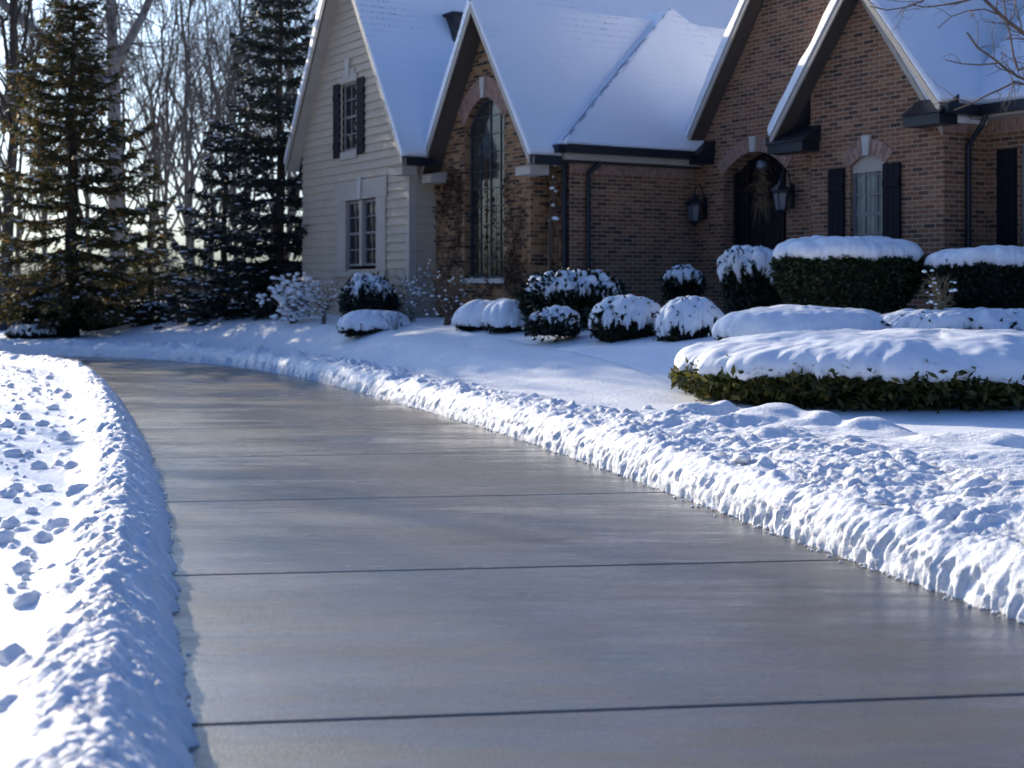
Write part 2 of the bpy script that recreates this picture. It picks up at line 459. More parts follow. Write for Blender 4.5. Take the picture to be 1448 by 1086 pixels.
def right_bank():
    s = adaptive_s(RE, RS, s_at_y(RE, RS, 1.5), s_at_y(RE, RS, 27) + 30, .0021, .010, .09)
    ex, ey, tx, ty = edge_at(RE, RS, s)
    nx, ny = ty, -tx
    tf = np.linspace(0, 1, 24)
    top = [.0]; st = .014
    while top[-1] < 2.45: top.append(top[-1] + st); st = min(.05, st * 1.02)
    top = np.array(top[1:])
    Sg = s[:, None]
    h = .245 + .05 * fbm(Sg / .9, 0 * Sg, 21, 3) + .012 * perlin(Sg / .16, Sg * 0, 22)
    # the cut face, fluted by the shovel
    fl = 1 - billow(Sg / .085 + .5 * perlin(Sg / .3, tf[None] * 3, 31), tf[None] * 1.9 + .2, 23) * 1.5 + .5 * perlin(Sg / .22, tf[None] * 1.5, 32)
    fl2 = 1.3 * perlin(Sg / .035, tf[None] * 5.0, 24) + .8 * perlin(Sg / .018, tf[None] * 9.0, 33)
    foot = billow(Sg / .07, 0 * Sg, 25) * .05
    prof = .03 + .20 * tf[None] ** 1.5
    d1 = prof - .034 * fl * np.sin(np.pi * np.clip(tf[None] * .85 + .12, 0, 1)) + .010 * fl2 - foot * (1 - tf[None]) ** 3 + .05 * fbm(Sg / 1.3, 0 * Sg, 29, 2)
    z1 = h * np.sin(tf[None] * np.pi / 2) ** .85 + .008 * fl2 * tf[None] - .012 * (tf[None] == 0)
    d2 = d1[:, -1:] + top[None]
    X2 = ex[:, None] + nx[:, None] * d2; Y2 = ey[:, None] + ny[:, None] * d2
    g = g_right(X2, Y2)
    dist = np.hypot(ex, ey)[:, None]
    wide = .5 + 1.25 * (1 - sstep(10.3, 14.8, dist))
    rough = 1 - sstep(wide * .5, wide * 1.12, top[None] + .25 * fbm(X2 / .8, Y2 / .8, 41, 3))
    edge_in = sstep(0, .12, top[None])
    wx_ = X2 + .03 * perlin(X2 / .12, Y2 / .12, 47); wy_ = Y2 + .03 * perlin(X2 / .12, Y2 / .12, 48)
    lump = chunks(wx_, wy_) + .10 * fbm(X2 / .6, Y2 / .6, 45, 2)
    base = h + (g - h) * sstep(.25, 1.5, top[None])
    z2 = base + rough * lump * (.8 + .2 * edge_in) + .03 * sstep(0, .45, top[None])
    for (bx, by, br, bh) in ((2.22, 12.35, .42, .16), (3.0, 11.75, .34, .13), (3.75, 11.0, .42, .17), (1.55, 12.75, .3, .10), (4.2, 10.2, .5, .12), (2.65, 12.2, .25, .10), (3.4, 9.6, .4, .08), (3.0, 8.3, .35, .07), (1.9, 13.0, .22, .12)):
        q = np.hypot(X2 - bx, Y2 - by) / br
        z2 = z2 + bh * np.exp(-q * q * (1.2 + .9 * perlin(X2 / .3, Y2 / .3, 46)))
    z2 = z2 - .10 * sstep(2.0, 2.42, top[None])
    X1 = ex[:, None] + nx[:, None] * d1; Y1 = ey[:, None] + ny[:, None] * d1
    l1 = chunks(X1, Y1) + .10 * fbm(X1 / .6, Y1 / .6, 45, 2)
    z1 = z1 + .8 * l1 * tf[None] ** 2
    P = np.concatenate([np.stack([X1, Y1, z1], -1), np.stack([X2, Y2, z2], -1)], 1)
    sm = Soup().grid(P[:, ::-1])
    return tag(sm.make('snow_bank', SNOW, smooth=True), kind='structure')
right_bank()

def left_bank():
    s = adaptive_s(LE, LS, s_at_y(LE, LS, 1.8), s_at_y(LE, LS, 24) + 26, .0024, .009, .09)
    ex, ey, tx, ty = edge_at(LE, LS, s)
    nx, ny = -ty, tx
    d = [0.]; st = .012
    while d[-1] < 2.95: d.append(d[-1] + st); st = min(.045, st * 1.012)
    d = np.array(d)
    Sg = s[:, None]; D = d[None] + 0 * Sg
    foot = (billow(Sg / .13, 0 * Sg, 51) * .07 + .05 * rnd(Sg / .06, 0 * Sg, 58) + .02 * rnd(Sg / .025, 0 * Sg, 65)) * np.exp(-D / .05) - .035
    Dd = D - foot
    X2 = ex[:, None] + nx[:, None] * Dd; Y2 = ey[:, None] + ny[:, None] * Dd
    g = g_left(X2, Y2)
    w = .20 + .06 * fbm(Sg / 1.1, 0 * Sg, 52, 2)
    crest = .235 + .05 * fbm(Sg / .8, 0 * Sg, 53, 2)
    up = np.clip(D / w, 0, 1) ** .7
    down = sstep(w + .04, w + .42, D)
    base = crest * up * (1 - down) + g * down
    rough = sstep(-.02, .08, D) * (1 - sstep(.34, .60, D + .25 * fbm(X2 / .6, Y2 / .6, 54, 2)))
    lump = .85 * chunks(X2 + 40, Y2)
    pits = np.maximum(0, perlin(X2 / .13, Y2 / .13, 59) - .5) * .10
    z = base + rough * lump + down * pits * (1 - .5 * sstep(1.5, 2.5, D)) - .008 * (D < .01)
    z = z - .10 * sstep(2.5, 2.92, D)
    sm = Soup().grid(np.stack([X2, Y2, z], -1))
    return tag(sm.make('snow_bank', SNOW, smooth=True), kind='structure')
left_bank()

# loose clods and crumbs
def ico(sub=2):
    import bmesh
    bm = bmesh.new(); bmesh.ops.create_icosphere(bm, subdivisions=sub, radius=1)
    V = np.array([v.co[:] for v in bm.verts]); F = np.array([[v.index for v in f.verts] for f in bm.faces]); bm.free()
    return V, F
IV, IF = ico(3); IV1, IF1 = ico(1); IV2, IF2 = ico(2)
def lumpy(V, k, amp, seed):
    n = perlin(V[:, 0] * k + V[:, 2] * .7 + seed, V[:, 1] * k - V[:, 2] * .9, seed)
    return V * (1 + amp * n)[:, None]
protos = []
for i in range(5):
    V = lumpy(lumpy(IV, 1.3, .35, 70 + i), 3.5, .14, 90 + i) * [1, .85, .7]
    protos.append(mesh_obj('snow_clod', V, IF, SNOW, smooth=True).data)
for o in [o for o in COL.objects if o.name.startswith('snow_clod')]: bpy.data.objects.remove(o)
CL = [(80, 745, .075), (30, 800, .05), (75, 800, .04), (40, 850, .07), (88, 838, .065), (95, 868, .06), (60, 760, .05), (15, 742, .06), (110, 700, .09), (20, 690, .05),
      (65, 690, .05), (55, 655, .06), (100, 655, .06), (40, 640, .05), (12, 700, .06), (20, 640, .07), (90, 620, .07), (60, 600, .06), (30, 610, .05), (75, 575, .07),
      (25, 575, .06), (50, 550, .06), (95, 560, .07), (15, 545, .06), (70, 535, .07), (40, 525, .06), (90, 525, .06), (18, 930, .06), (55, 925, .05), (12, 1000, .06),
      (128, 640, .06), (118, 600, .07), (10, 600, .06), (45, 720, .04), (5, 760, .06), (118, 770, .05), (35, 590, .07), (82, 552, .07)]
for i, (px, py, r) in enumerate(CL):
    D = (CAMH - .14) * F_PX / (py - HY); x = (px - CX) / F_PX * D
    o = bpy.data.objects.new('snow_clod', protos[i % 5]); COL.objects.link(o)
    zz = float(g_left(np.array([x]), np.array([D]))[0])
    o.location = (x, D, zz + r * .3); o.scale = (r * rng.uniform(.8, 1.2), r, r * rng.uniform(.8, 1.1)); o.rotation_euler = (0, 0, rng.uniform(0, 6))
    tag(o, 'loose clod of snow lying on the sunlit lawn left of the driveway', 'snow clod', 'loose clods on the left lawn')
for i in range(34):
    s0 = s_at_y(RE, RS, 6.0) + rng.uniform(0, 1) * 8.5
    x, y, tx, ty = [float(v[0]) for v in edge_at(RE, RS, np.array([s0]))]
    d = rng.uniform(.3, 1.5); x += ty * d; y -= tx * d; r = rng.uniform(.035, .085)
    o = bpy.data.objects.new('snow_clod', protos[i % 5]); COL.objects.link(o)
    o.location = (x, y, .268 + .03 * rng.uniform() + (float(g_right(np.array([x]), np.array([y]))[0]) - .27) * .7); o.scale = (r * rng.uniform(.9, 1.5), r, r * rng.uniform(.6, 1)); o.rotation_euler = (rng.uniform(-.4, .4), rng.uniform(-.4, .4), rng.uniform(0, 6))
    tag(o, 'broken chunk of snow thrown up on the rough bank right of the driveway', 'snow clod', 'broken chunks on the right bank')
cr = Soup()
def crumb(x, y, z, r, k):
    V = lumpy(lumpy(IV2, 1.6, .5, k % 13), 4.0, .25, k % 7) * r
    c, s_ = math.cos(k), math.sin(k)
    V = np.stack([V[:, 0] * c - V[:, 1] * s_, V[:, 0] * s_ + V[:, 1] * c, V[:, 2] * .75], -1)
    cr.add(V + [x, y, z], IF1)
for k in range(520):     # along the foot of the right bank
    s0 = s_at_y(RE, RS, 5.2) + rng.uniform(0, 1) ** 1.5 * 17
    x, y, tx, ty = [float(v[0]) for v in edge_at(RE, RS, np.array([s0]))]
    d = -abs(rng.normal(0, .04)) + .03; r = rng.uniform(.004, .015)
    crumb(x + ty * d, y - tx * d, r * .5, r, k)
for k in range(420):     # along the foot of the left bank
    s0 = s_at_y(LE, LS, 4.0) + rng.uniform(0, 1) ** 1.5 * 16
    x, y, tx, ty = [float(v[0]) for v in edge_at(LE, LS, np.array([s0]))]
    d = -abs(rng.normal(0, .035)) + .05; r = rng.uniform(.004, .016)
    crumb(x - ty * d, y + tx * d, r * .5, r, k)
for k in range(520):     # sprinkled over the left lawn
    s0 = s_at_y(LE, LS, 5.0) + rng.uniform(0, 1) * 22
    x, y, tx, ty = [float(v[0]) for v in edge_at(LE, LS, np.array([s0]))]
    d = rng.uniform(.6, 2.6); r = rng.uniform(.008, .028)
    xx, yy = x - ty * d, y + tx * d
    crumb(xx, yy, float(g_left(np.array([xx]), np.array([yy]))[0]) + r * .4, r, k)
tag(cr.make('snow_crumbs', SNOW, smooth=True), 'small snow crumbs scattered over the lawn and along the drive edges', 'snow', kind='stuff')

# ------------------------------------------------------------------ house, in its own frame: x along the fronts, y into the depth
GZ = .9
AX, AY = 3.26, 25.0
UX = np.array([.513, -.858]) / math.hypot(.513, .858); VX = np.array([-UX[1], UX[0]])
ROT = math.atan2(UX[1], UX[0])
H = empty('brick_house', (AX, AY, GZ), 'large brown brick house with steep snow covered gables and a cream sided wing', 'house', rz=ROT)
CL_ = np.array([np.dot([-AX, -AY], UX), np.dot([-AX, -AY], VX), CAMH - GZ])
def ray(px, py):
    d = np.array([(px - CX) / F_PX, 1.0]); return np.array([np.dot(d, UX), np.dot(d, VX), (HY - py) / F_PX])
def on_y(px, py, y):
    d = ray(px, py); t = (y - CL_[1]) / d[1]; p = CL_ + t * d; return p[0], p[2]
def on_x(px, py, x):
    d = ray(px, py); t = (x - CL_[0]) / d[0]; p = CL_ + t * d; return p[1], p[2]

Y_BEIGE, Y_CH, Y_MID, Y_DOOR, Y_SM, Y_WING = -3.685, -3.145, -2.68, 0., -.3, .55
X_K, X_G, X_E, X_S0, X_S1 = -9.08, -3.91, -.48, 3.23, 5.92

def arch_pts(x0, x1, z0, zs, rise, n=14):
    """outline of an opening with a segmental arch: zs spring height"""
    P = [(x0, z0), (x1, z0)]
    for i in range(n + 1):
        t = i / n; x = x1 + (x0 - x1) * t
        P.append((x, zs + rise * math.sqrt(max(0, 1 - ((x - (x0 + x1) / 2) / ((x1 - x0) / 2)) ** 2)) if rise > .35 * (x1 - x0) else zs + rise * (1 - ((x - (x0 + x1) / 2) / ((x1 - x0) / 2)) ** 2)))
    return P
def wall(name, mat, ax, c, outline, holes=(), depth=.12):
    """wall in plane y=c (ax='y', faces -y) or x=c (ax='x', faces +x)"""
    rings = [outline] + list(holes)
    flat = [p for r in rings for p in r]
    tr = geometry.tessellate_polygon([[Vector((p[0], p[1], 0)) for p in r] for r in rings])
    def to3(p, off=0): return (p[0], c + off, p[1]) if ax == 'y' else (c - off, p[0], p[1])
    V = [to3(p) for p in flat]; F = []
    for t in tr:
        a, b, d = [np.array(V[i]) for i in t]
        n = np.cross(b - a, d - a); s = -n[1] if ax == 'y' else n[0]
        F.append(t if s > 0 else t[::-1])
    sp = Soup().add(V, np.array(F), uv=[(p[0], p[1]) for p in flat])
    for hsh in holes:
        n = len(hsh)
        V2 = [to3(p) for p in hsh] + [to3(p, depth) for p in hsh]
        uv = [(sum(p), p[1]) for p in hsh] + [(sum(p) + depth, p[1]) for p in hsh]
        sp.add(V2, np.array([(i, (i + 1) % n, n + (i + 1) % n, n + i) for i in range(n)]), uv=uv)
    return sp.make(name, mat, H)

def rect(x0, x1, z0, z1): return [(x0, z0), (x1, z0), (x1, z1), (x0, z1)]
ZB = -1.2   # below the snow
# eaves and apexes (height above the house's base)
M_BE, M_CH, M_BG, M_SM = 1.55, 1.44, 1.37, 1.25
XM_BE, ZA_BE = -6.55, 7.44
XM_CH, ZA_CH = -1.88, 5.46
XM_BG, ZA_BG = 2.9, 6.87
XM_SM, ZA_SM = 4.45, 5.12
E_BE, E_CH0, E_CH, E_BG0, E_BG, E_SM0, E_SM = -3.6, -3.78, .08, 0.0, 5.9, 2.65, 6.13   # eave edges
def gz_(xm, za, m, x): return za - m * abs(x - xm)

# --- openings from the photograph's elevations
cx0, _ = on_y(657, 300, Y_CH); cx1, _ = on_y(713, 300, Y_CH)
_, cz0 = on_y(690, 394, Y_CH); _, czs = on_y(690, 172, Y_CH); _, cz1 = on_y(686, 137, Y_CH)
CHW = arch_pts(cx0, cx1, cz0, czs, cz1 - czs)
wall('brick_wall', RUSTIC, 'y', Y_CH, [(X_G, ZB), (X_E, ZB), (X_E, gz_(XM_CH, ZA_CH, M_CH, X_E)), (XM_CH, ZA_CH - .02), (X_G, gz_(XM_CH, ZA_CH, M_CH, X_G))], [CHW], .16)
wall('brick_wall', RUSTIC, 'x', X_E, rect(Y_CH, Y_MID, ZB, 3.0))
wall('brick_wall', RUSTIC, 'y', Y_MID, rect(X_E, 0, ZB, 2.95))
wall('brick_wall', BRICK, 'x', 0, rect(Y_MID, 0, ZB, 2.9))
dx0, _ = on_y(1023, 300, 0); dx1, _ = on_y(1112, 300, 0); _, dz1 = on_y(1066, 214, 0); _, dzs = on_y(1024, 247, 0)
DOORO = arch_pts(dx0, dx1, -.35, dzs, dz1 - dzs)
wall('brick_wall', BRICK, 'y', 0, [(0, ZB), (5.85, ZB), (5.85, gz_(XM_BG, ZA_BG, M_BG, 5.85) - .03), (XM_BG, ZA_BG - .03), (0, gz_(XM_BG, ZA_BG, M_BG, 0) - .03)], [DOORO], .32)
wx0, _ = on_y(1202, 300, Y_SM); wx1, _ = on_y(1252, 300, Y_SM); _, wz1 = on_y(1226, 219, Y_SM); _, wzs = on_y(1204, 236, Y_SM); _, wz0 = on_y(1226, 385, Y_SM)
SMW = arch_pts(wx0, wx1, wz0, wzs, wz1 - wzs)
wall('brick_wall', BRICK, 'y', Y_SM, [(X_S0, ZB), (X_S1, ZB), (X_S1, gz_(XM_SM, ZA_SM, M_SM, X_S1)), (XM_SM, ZA_SM - .02), (X_S0, gz_(XM_SM, ZA_SM, M_SM, X_S0))], [SMW], .1)
wall('brick_wall', BRICK, 'x', X_S1, rect(Y_SM, Y_WING, ZB, 3.05))
vx0, _ = on_y(1442, 300, Y_WING); _, vz1 = on_y(1442, 205, Y_WING); _, vz0 = on_y(1442, 390, Y_WING)
wall('brick_wall', BRICK, 'y', Y_WING, rect(X_S1, 12.5, ZB, 3.05), [rect(vx0, vx0 + .95, vz0, vz1)], .1)
# left side of small gable bump-out (faces -x) and back/side closing walls
cl = Soup(); cl.add([(X_S0, Y_SM, ZB), (X_S0, 0, ZB), (X_S0, 0, 3.4), (X_S0, Y_SM, 3.4)], np.array([(0, 1, 2, 3)]), uv=[(0, 0), (.3, 0), (.3, 4), (0, 4)])
cl.make('brick_wall', BRICK, H)
cl = Soup(); cl.add([(X_K, Y_BEIGE, ZB), (X_K, 9.9, ZB), (X_K, 9.9, 3.1), (X_K, Y_BEIGE, 3.1)], np.array([(0, 1, 2, 3)]))
cl.add([(X_K, 9.9, ZB), (12.5, 9.9, ZB), (12.5, 9.9, 2.8), (5.8, 9.9, 2.8), (XM_BG, 9.9, 6.8), (XM_BE, 9.9, 7.3), (X_K, 9.9, 3.1)], np.array([(0, 1, 2, 3, 4, 5, 6)]))
cl.add([(12.5, 9.9, ZB), (12.5, Y_WING, ZB), (12.5, Y_WING, 3), (12.5, 9.9, 2.8)], np.array([(0, 1, 2, 3)]))
cl.make('back_wall', SIDING, H)

# --- cream clapboard wing: real lapped boards
def clap(ax, c, zlo, zhi, xl, xr, holes, course=.165):
    sp = Soup(); z = zlo
    while z < zhi - .01:
        z1 = min(z + course, zhi)
        iv = [(xl(z), xr(z), xl(z1), xr(z1))]
        for (a, b, h0, h1) in holes:
            if z1 > h0 + .02 and z < h1 - .02:
                nv = []
                for (p, q, p1, q1) in iv:
                    if p < a: nv.append((p, min(q, a), p1, min(q1, a)))
                    if q > b: nv.append((max(p, b), q, max(p1, b), q1))
                iv = nv
        for (p, q, p1, q1) in iv:
            if q - p < .01: continue
            def t3(u, w, off): return (u, c - off, w) if ax == 'y' else (c + off, u, w)
            sp.add([t3(p, z, .034), t3(q, z, .034), t3(max(q1, p1), z1, .004), t3(p1, z1, .004), t3(p, z, -.01), t3(q, z, -.01)], np.array([(0, 1, 2, 3), (1, 0, 4, 5)]))
        z = z1
    return sp.make('siding_wall', SIDING, H)
ux0, _ = on_y(485.5, 170, Y_BEIGE); ux1, _ = on_y(505, 170, Y_BEIGE); _, uz1 = on_y(495, 116, Y_BEIGE); _, uz0 = on_y(495, 214, Y_BEIGE)
lx0, _ = on_y(491.5, 330, Y_BEIGE); lx1, _ = on_y(534.5, 330, Y_BEIGE); _, lz1 = on_y(513, 283, Y_BEIGE); _, lz0 = on_y(513, 376, Y_BEIGE)
zt = ZA_BE - .05
clap('y', Y_BEIGE, ZB, zt, lambda z: max(X_K, XM_BE - (ZA_BE - z) / M_BE), lambda z: min(X_G, XM_BE + (ZA_BE - z) / M_BE),
     [(ux0, ux1, uz0, uz1), (lx0 - .03, lx1 + .03, lz0, lz1)])
clap('x', X_G, ZB, 2.9, lambda z: Y_BEIGE, lambda z: Y_CH, [])
tr = Soup()
tr.box(X_G - .1, X_G + .03, Y_BEIGE - .035, Y_BEIGE + .12, ZB, 2.85)       # corner board
tr.make('corner_board', TRIM, H)

# --- windows
def window(x0, x1, z0, z1, y, nx, nz, fm, pm, outline=None, mid=None, fw=.05, label=None, sill=True, rail=None):
    """frame with glazing bars in plane y, child pane and sill"""
    f = Soup()
    o = outline or rect(x0, x1, z0, z1)
    O = np.array(o); c = O.mean(0)
    inner = [(p[0] + np.sign(c[0] - p[0]) * min(fw, abs(c[0] - p[0])), p[1] + (fw if p[1] < c[1] else -fw)) for p in o]
    n = len(o)
    for i in range(n):
        j = (i + 1) % n
        q = [o[i], o[j], inner[j], inner[i]]
        f.prism([(p[0], y, p[1]) for p in q], (0, .05, 0))
    top = lambda x: max([p[1] for p in o]) if not outline else float(np.interp(x, [p[0] for p in o[2:]][::-1], [p[1] for p in o[2:]][::-1]))
    b = .007 if mid else .011
    for k in range(1, nx):
        x = x0 + (x1 - x0) * k / nx; bb = b * (2.2 if mid and k == nx // 2 else 1)
        f.box(x - bb, x + bb, y + .012, y + .04, z0 + fw * .8, top(x) - fw * .8)
    for k in range(1, nz):
        z = z0 + (z1 - z0) * k / nz; bb = b
        if rail and k == rail: bb = .026
        w = 0
        if outline and z > o[2][1]:
            xs = [p[0] for p in o[2:] if p[1] >= z - .01]
            if len(xs) < 2: continue
            w = (x1 - x0) - (max(xs) - min(xs))
        f.box(x0 + fw * .8 + w / 2, x1 - fw * .8 - w / 2, y + .010, y + .042, z - bb, z + bb)
    W = f.make('window', fm, H)
    if label: W['label'] = label
    s2 = Soup()
    P = [(p[0], y + .03, p[1]) for p in o]
    s2.add(P, [np.arange(n)[None]]); s2.make('pane', pm, W)
    if sill: Soup().box(x0 - .06, x1 + .06, y - .17, y + .06, z0 - .08, z0 + .004).make('sill', STONE, W)
    return W
window(ux0, ux1, uz0, uz1, Y_BEIGE + .02, 2, 4, FRAME, DGLASS, label='upper gable window with two dark shutters', rail=2, sill=False, fw=.06)
xm = (lx0 + lx1) / 2
for a, b in ((lx0, xm - .06), (xm + .06, lx1)):
    window(a, b, lz0, lz1, Y_BEIGE + .02, 2, 4, FRAME, DGLASS, rail=2, sill=False, fw=.05)
tr = Soup()   # cream casing round the paired ground floor windows
tr.box(lx0 - .42, lx0 - .001, Y_BEIGE - .05, Y_BEIGE + .06, lz0 - .12, lz1 + .02); tr.box(lx1 + .001, lx1 + .42, Y_BEIGE - .05, Y_BEIGE + .06, lz0 - .12, lz1 + .02)
tr.box(xm - .058, xm + .058, Y_BEIGE - .045, Y_BEIGE + .06, lz0, lz1)
tr.box(lx0 - .48, lx1 + .48, Y_BEIGE - .06, Y_BEIGE + .06, lz1 + .021, lz1 + .40)
tr.box(lx0 - .48, lx1 + .48, Y_BEIGE - .09, Y_BEIGE + .06, lz0 - .22, lz0 - .121)
tr.make('window_casing', TRIM, H)
tr = Soup()
tr.box(ux0 - .06, ux1 + .06, Y_BEIGE - .05, Y_BEIGE + .03, uz0 - .16, uz0 - .001)
tr.make('window_sill', TRIM, H); tr = Soup()
tr.box(ux0 - .08, ux1 + .08, Y_BEIGE - .05, Y_BEIGE + .03, uz1 + .001, uz1 + .13)
tr.box(ux0 + .05, ux1 - .05, Y_BEIGE - .045, Y_BEIGE + .03, uz1 + .131, uz1 + .26)
tr.make('window_head', TRIM, H)
def keystone(xk, zk, y, hk, w):
    Soup().prism([(xk - w * .6, y, zk), (xk + w * .6, y, zk), (xk + w, y, zk + hk), (xk - w, y, zk + hk)], (0, .07, 0)).make('keystone', STONE, H)
keystone((ux0 + ux1) / 2, uz1 + .12, Y_BEIGE - .08, .34, .1); keystone(xm, lz1 + .01, Y_BEIGE - .09, .44, .1)
def shutter(x0, x1, z0, z1, y, mat=SHUT):
    s = Soup(); n = 3; w = (x1 - x0) / n
    for i in range(n): s.box(x0 + i * w + .004, x0 + (i + 1) * w - .004, y - .045, y - .004, z0, z1)
    for f in (.16, .82): s.box(x0 + .01, x1 - .01, y - .062, y - .046, z0 + (z1 - z0) * f - .05, z0 + (z1 - z0) * f + .05)
    return s.make('shutter', mat, H)
sa, _ = on_y(474, 170, Y_BEIGE); sb, _ = on_y(517.5, 170, Y_BEIGE)
shutter(sa, ux0 - .08, uz0 - .1, uz1 + .02, Y_BEIGE - .01); shutter(ux1 + .08, sb, uz0 - .1, uz1 + .02, Y_BEIGE - .01)
window(cx0, cx1, cz0, czs + (cz1 - czs), Y_CH + .12, 4, 10, DFRAME, AGLASS, outline=CHW, mid=True, label='tall arched window with dark glazing bars')
window(wx0, wx1, wz0, wz1, Y_SM + .06, 3, 6, FRAME, CGLASS, outline=SMW, rail=3, label='small arched window with pale curtains behind the glass', fw=.045)
# solid arched head panel of the small window
_, hz = on_y(1226, 243, Y_SM)
hp = [(p[0], Y_SM + .05, p[1]) for p in SMW[2:]]
hp = [(wx1, Y_SM + .05, hz)] + [p for p in hp if p[2] > hz] + [(wx0, Y_SM + .05, hz)]
Soup().prism(hp, (0, .03, 0)).make('head_panel', TRIM, H)
for a, b in ((1173.5, 1195.5), (1250.5, 1275)):
    xa, zt_ = on_y(a, 236 if a < 1200 else 224, Y_SM); xb, _ = on_y(b, 236, Y_SM)
    shutter(xa, xb, wz0 - .05, wz1 - .16, Y_SM)
window(vx0, vx0 + .95, vz0, vz1, Y_WING + .05, 3, 6, FRAME, CGLASS, rail=3)
xa, zt_ = on_y(1412, 212, Y_WING); xb, _ = on_y(1439, 212, Y_WING)
shutter(xa, xb, vz0, zt_, Y_WING)

def arch_ring(o, y, thick, mat, name='brick_arch', proud=.015, nb=None):
    """soldier bricks round the head of an opening"""
    s = Soup(); P = np.array(o[2:])
    seg = np.concatenate([[0], np.cumsum(np.linalg.norm(np.diff(P, axis=0), axis=1))])
    n = nb or int(seg[-1] / .075)
    c = np.array([(o[0][0] + o[1][0]) / 2, P[:, 1].min() - .5 * (o[1][0] - o[0][0])])
    for i in range(n):
        a, b = seg[-1] * i / n + .004, seg[-1] * (i + 1) / n - .004
        p, q = [np.array([np.interp(t, seg, P[:, 0]), np.interp(t, seg, P[:, 1])]) for t in (a, b)]
        p2 = p + unit(p - c) * thick; q2 = q + unit(q - c) * thick
        s.prism([(v[0], y - proud, v[1]) for v in (p, q, q2, p2)], (0, proud + .01, 0))
    return s.make(name, mat, H)
arch_ring(SMW, Y_SM, .24, SOLDIER); arch_ring(DOORO, 0, .24, SOLDIER); arch_ring(CHW, Y_CH, .36, SOLDIER)
keystone((wx0 + wx1) / 2, wz1 - .01, Y_SM - .05, .3, .085); keystone((dx0 + dx1) / 2, dz1 - .01, -.05, .26, .085); keystone((cx0 + cx1) / 2, cz1 - .01, Y_CH - .05, .36, .085)
def soldier_row(ax, c, a, b, z0, z1):
    s = Soup(); t = a
    while t < b - .07:
        if ax == 'y': s.box(t + .004, t + .071, c - .008, c + .01, z0, z1)
        else: s.box(c - .01, c + .008, t + .004, t + .071, z0, z1)
        t += .075
    return s.make('soldier_course', SOLDIER, H)
soldier_row('x', 0, Y_MID, -.03, 2.5, 2.72); soldier_row('y', Y_WING, X_S1 + .02, 12, 2.78, 3.0); soldier_row('x', X_S1, Y_SM, Y_WING, 2.78, 3.0)

# --- front door
yd = .28
dr_ = Soup(); dm = (dx0 + dx1) / 2
_, tz = on_y(1060, 268, yd)
side = .32
dr_.box(dx0, dx0 + .07, yd - .06, yd + .05, -.35, dzs + .05); dr_.box(dx1 - .07, dx1, yd - .06, yd + .05, -.35, dzs + .05)
dr_.box(dx0 + .07, dx1 - .07, yd - .05, yd + .05, tz - .05, tz + .05)
dr_.box(dx0 + side, dx0 + side + .07, yd - .05, yd + .05, -.35, tz - .05); dr_.box(dx1 - side - .07, dx1 - side, yd - .05, yd + .05, -.35, tz - .05)
dr_.box(dx0 + side + .01, dx0 + side + .05, yd - .03, yd + .05, tz + .05, dz1 - .07); dr_.box(dx1 - side - .05, dx1 - side - .01, yd - .03, yd + .05, tz + .05, dz1 - .07)
FR = dr_.make('door_frame', DOORM, H)
Soup().add([(p[0], yd + .03, p[1]) for p in DOORO], [np.arange(len(DOORO))[None]]).make('door_glass', DGLASS, FR)
dl_ = Soup(); a, b = dx0 + side + .075, dx1 - side - .075
dl_.box(a, b, yd - .01, yd + .028, -.35, tz - .055)
for z0_, z1_ in ((-.25, .45), (.55, 1.5)):
    for k in range(2):
        xx = a + .06 + k * (b - a) / 2
        dl_.box(xx, xx + (b - a) / 2 - .12, yd - .03, yd - .011, z0_, min(z1_, tz - .12))
D_ = dl_.make('door', DOORM, H)
hd = Soup(); hd.tube([(b - .07, yd - .06, .55), (b - .07, yd - .09, .62), (b - .07, yd - .09, .8), (b - .07, yd - .06, .87)], .012); hd.make('handle', m_plain('brass', (.35, .25, .1), .35, .1, 5, 1), D_)
Soup().box(dx0 - .3, dx1 + .6, -1.3, .3, -.6, -.352).make('doorstep', STONE, H)

# --- roofs
def gable_roof(xm, za, m, xl, xr, y0, y1, yw, fascia=.085, th=.07, sm=None):
    """two sloping slabs; y0 front verge, yw wall plane (soffit between)"""
    k = math.hypot(1, m); dz = th * k
    roof = Soup(); sof = Soup(); fas = Soup()
    for xe, sg in ((xl, -1), (xr, 1)):
        ze = za - m * abs(xe - xm)
        roof.prism([(xm, y0, za + dz), (xe, y0, ze + dz), (xe, y0, ze + .02), (xm, y0, za + .02)], (0, y1 - y0, 0))
        sof.prism([(xm, y0 + .03, za + .017), (xe, y0 + .03, ze + .017), (xe, y0 + .03, ze - .015), (xm, y0 + .03, za - .015)], (0, yw - y0 - .032, 0))
        fas.prism([(xm, y0 - .03, za + dz - .03), (xe, y0 - .03, ze + dz - .03), (xe, y0 - .03, ze + dz - .03 - fascia * k * .9), (xm, y0 - .03, za + dz - .03 - fascia * k * .9)], (0, .028, 0))
    Rf = roof.make('roof', SHINGLE, H)
    sof.make('soffit', sm or TRIM, Rf); fas.make('rake_board', TRIM, Rf)
    return Rf, dz
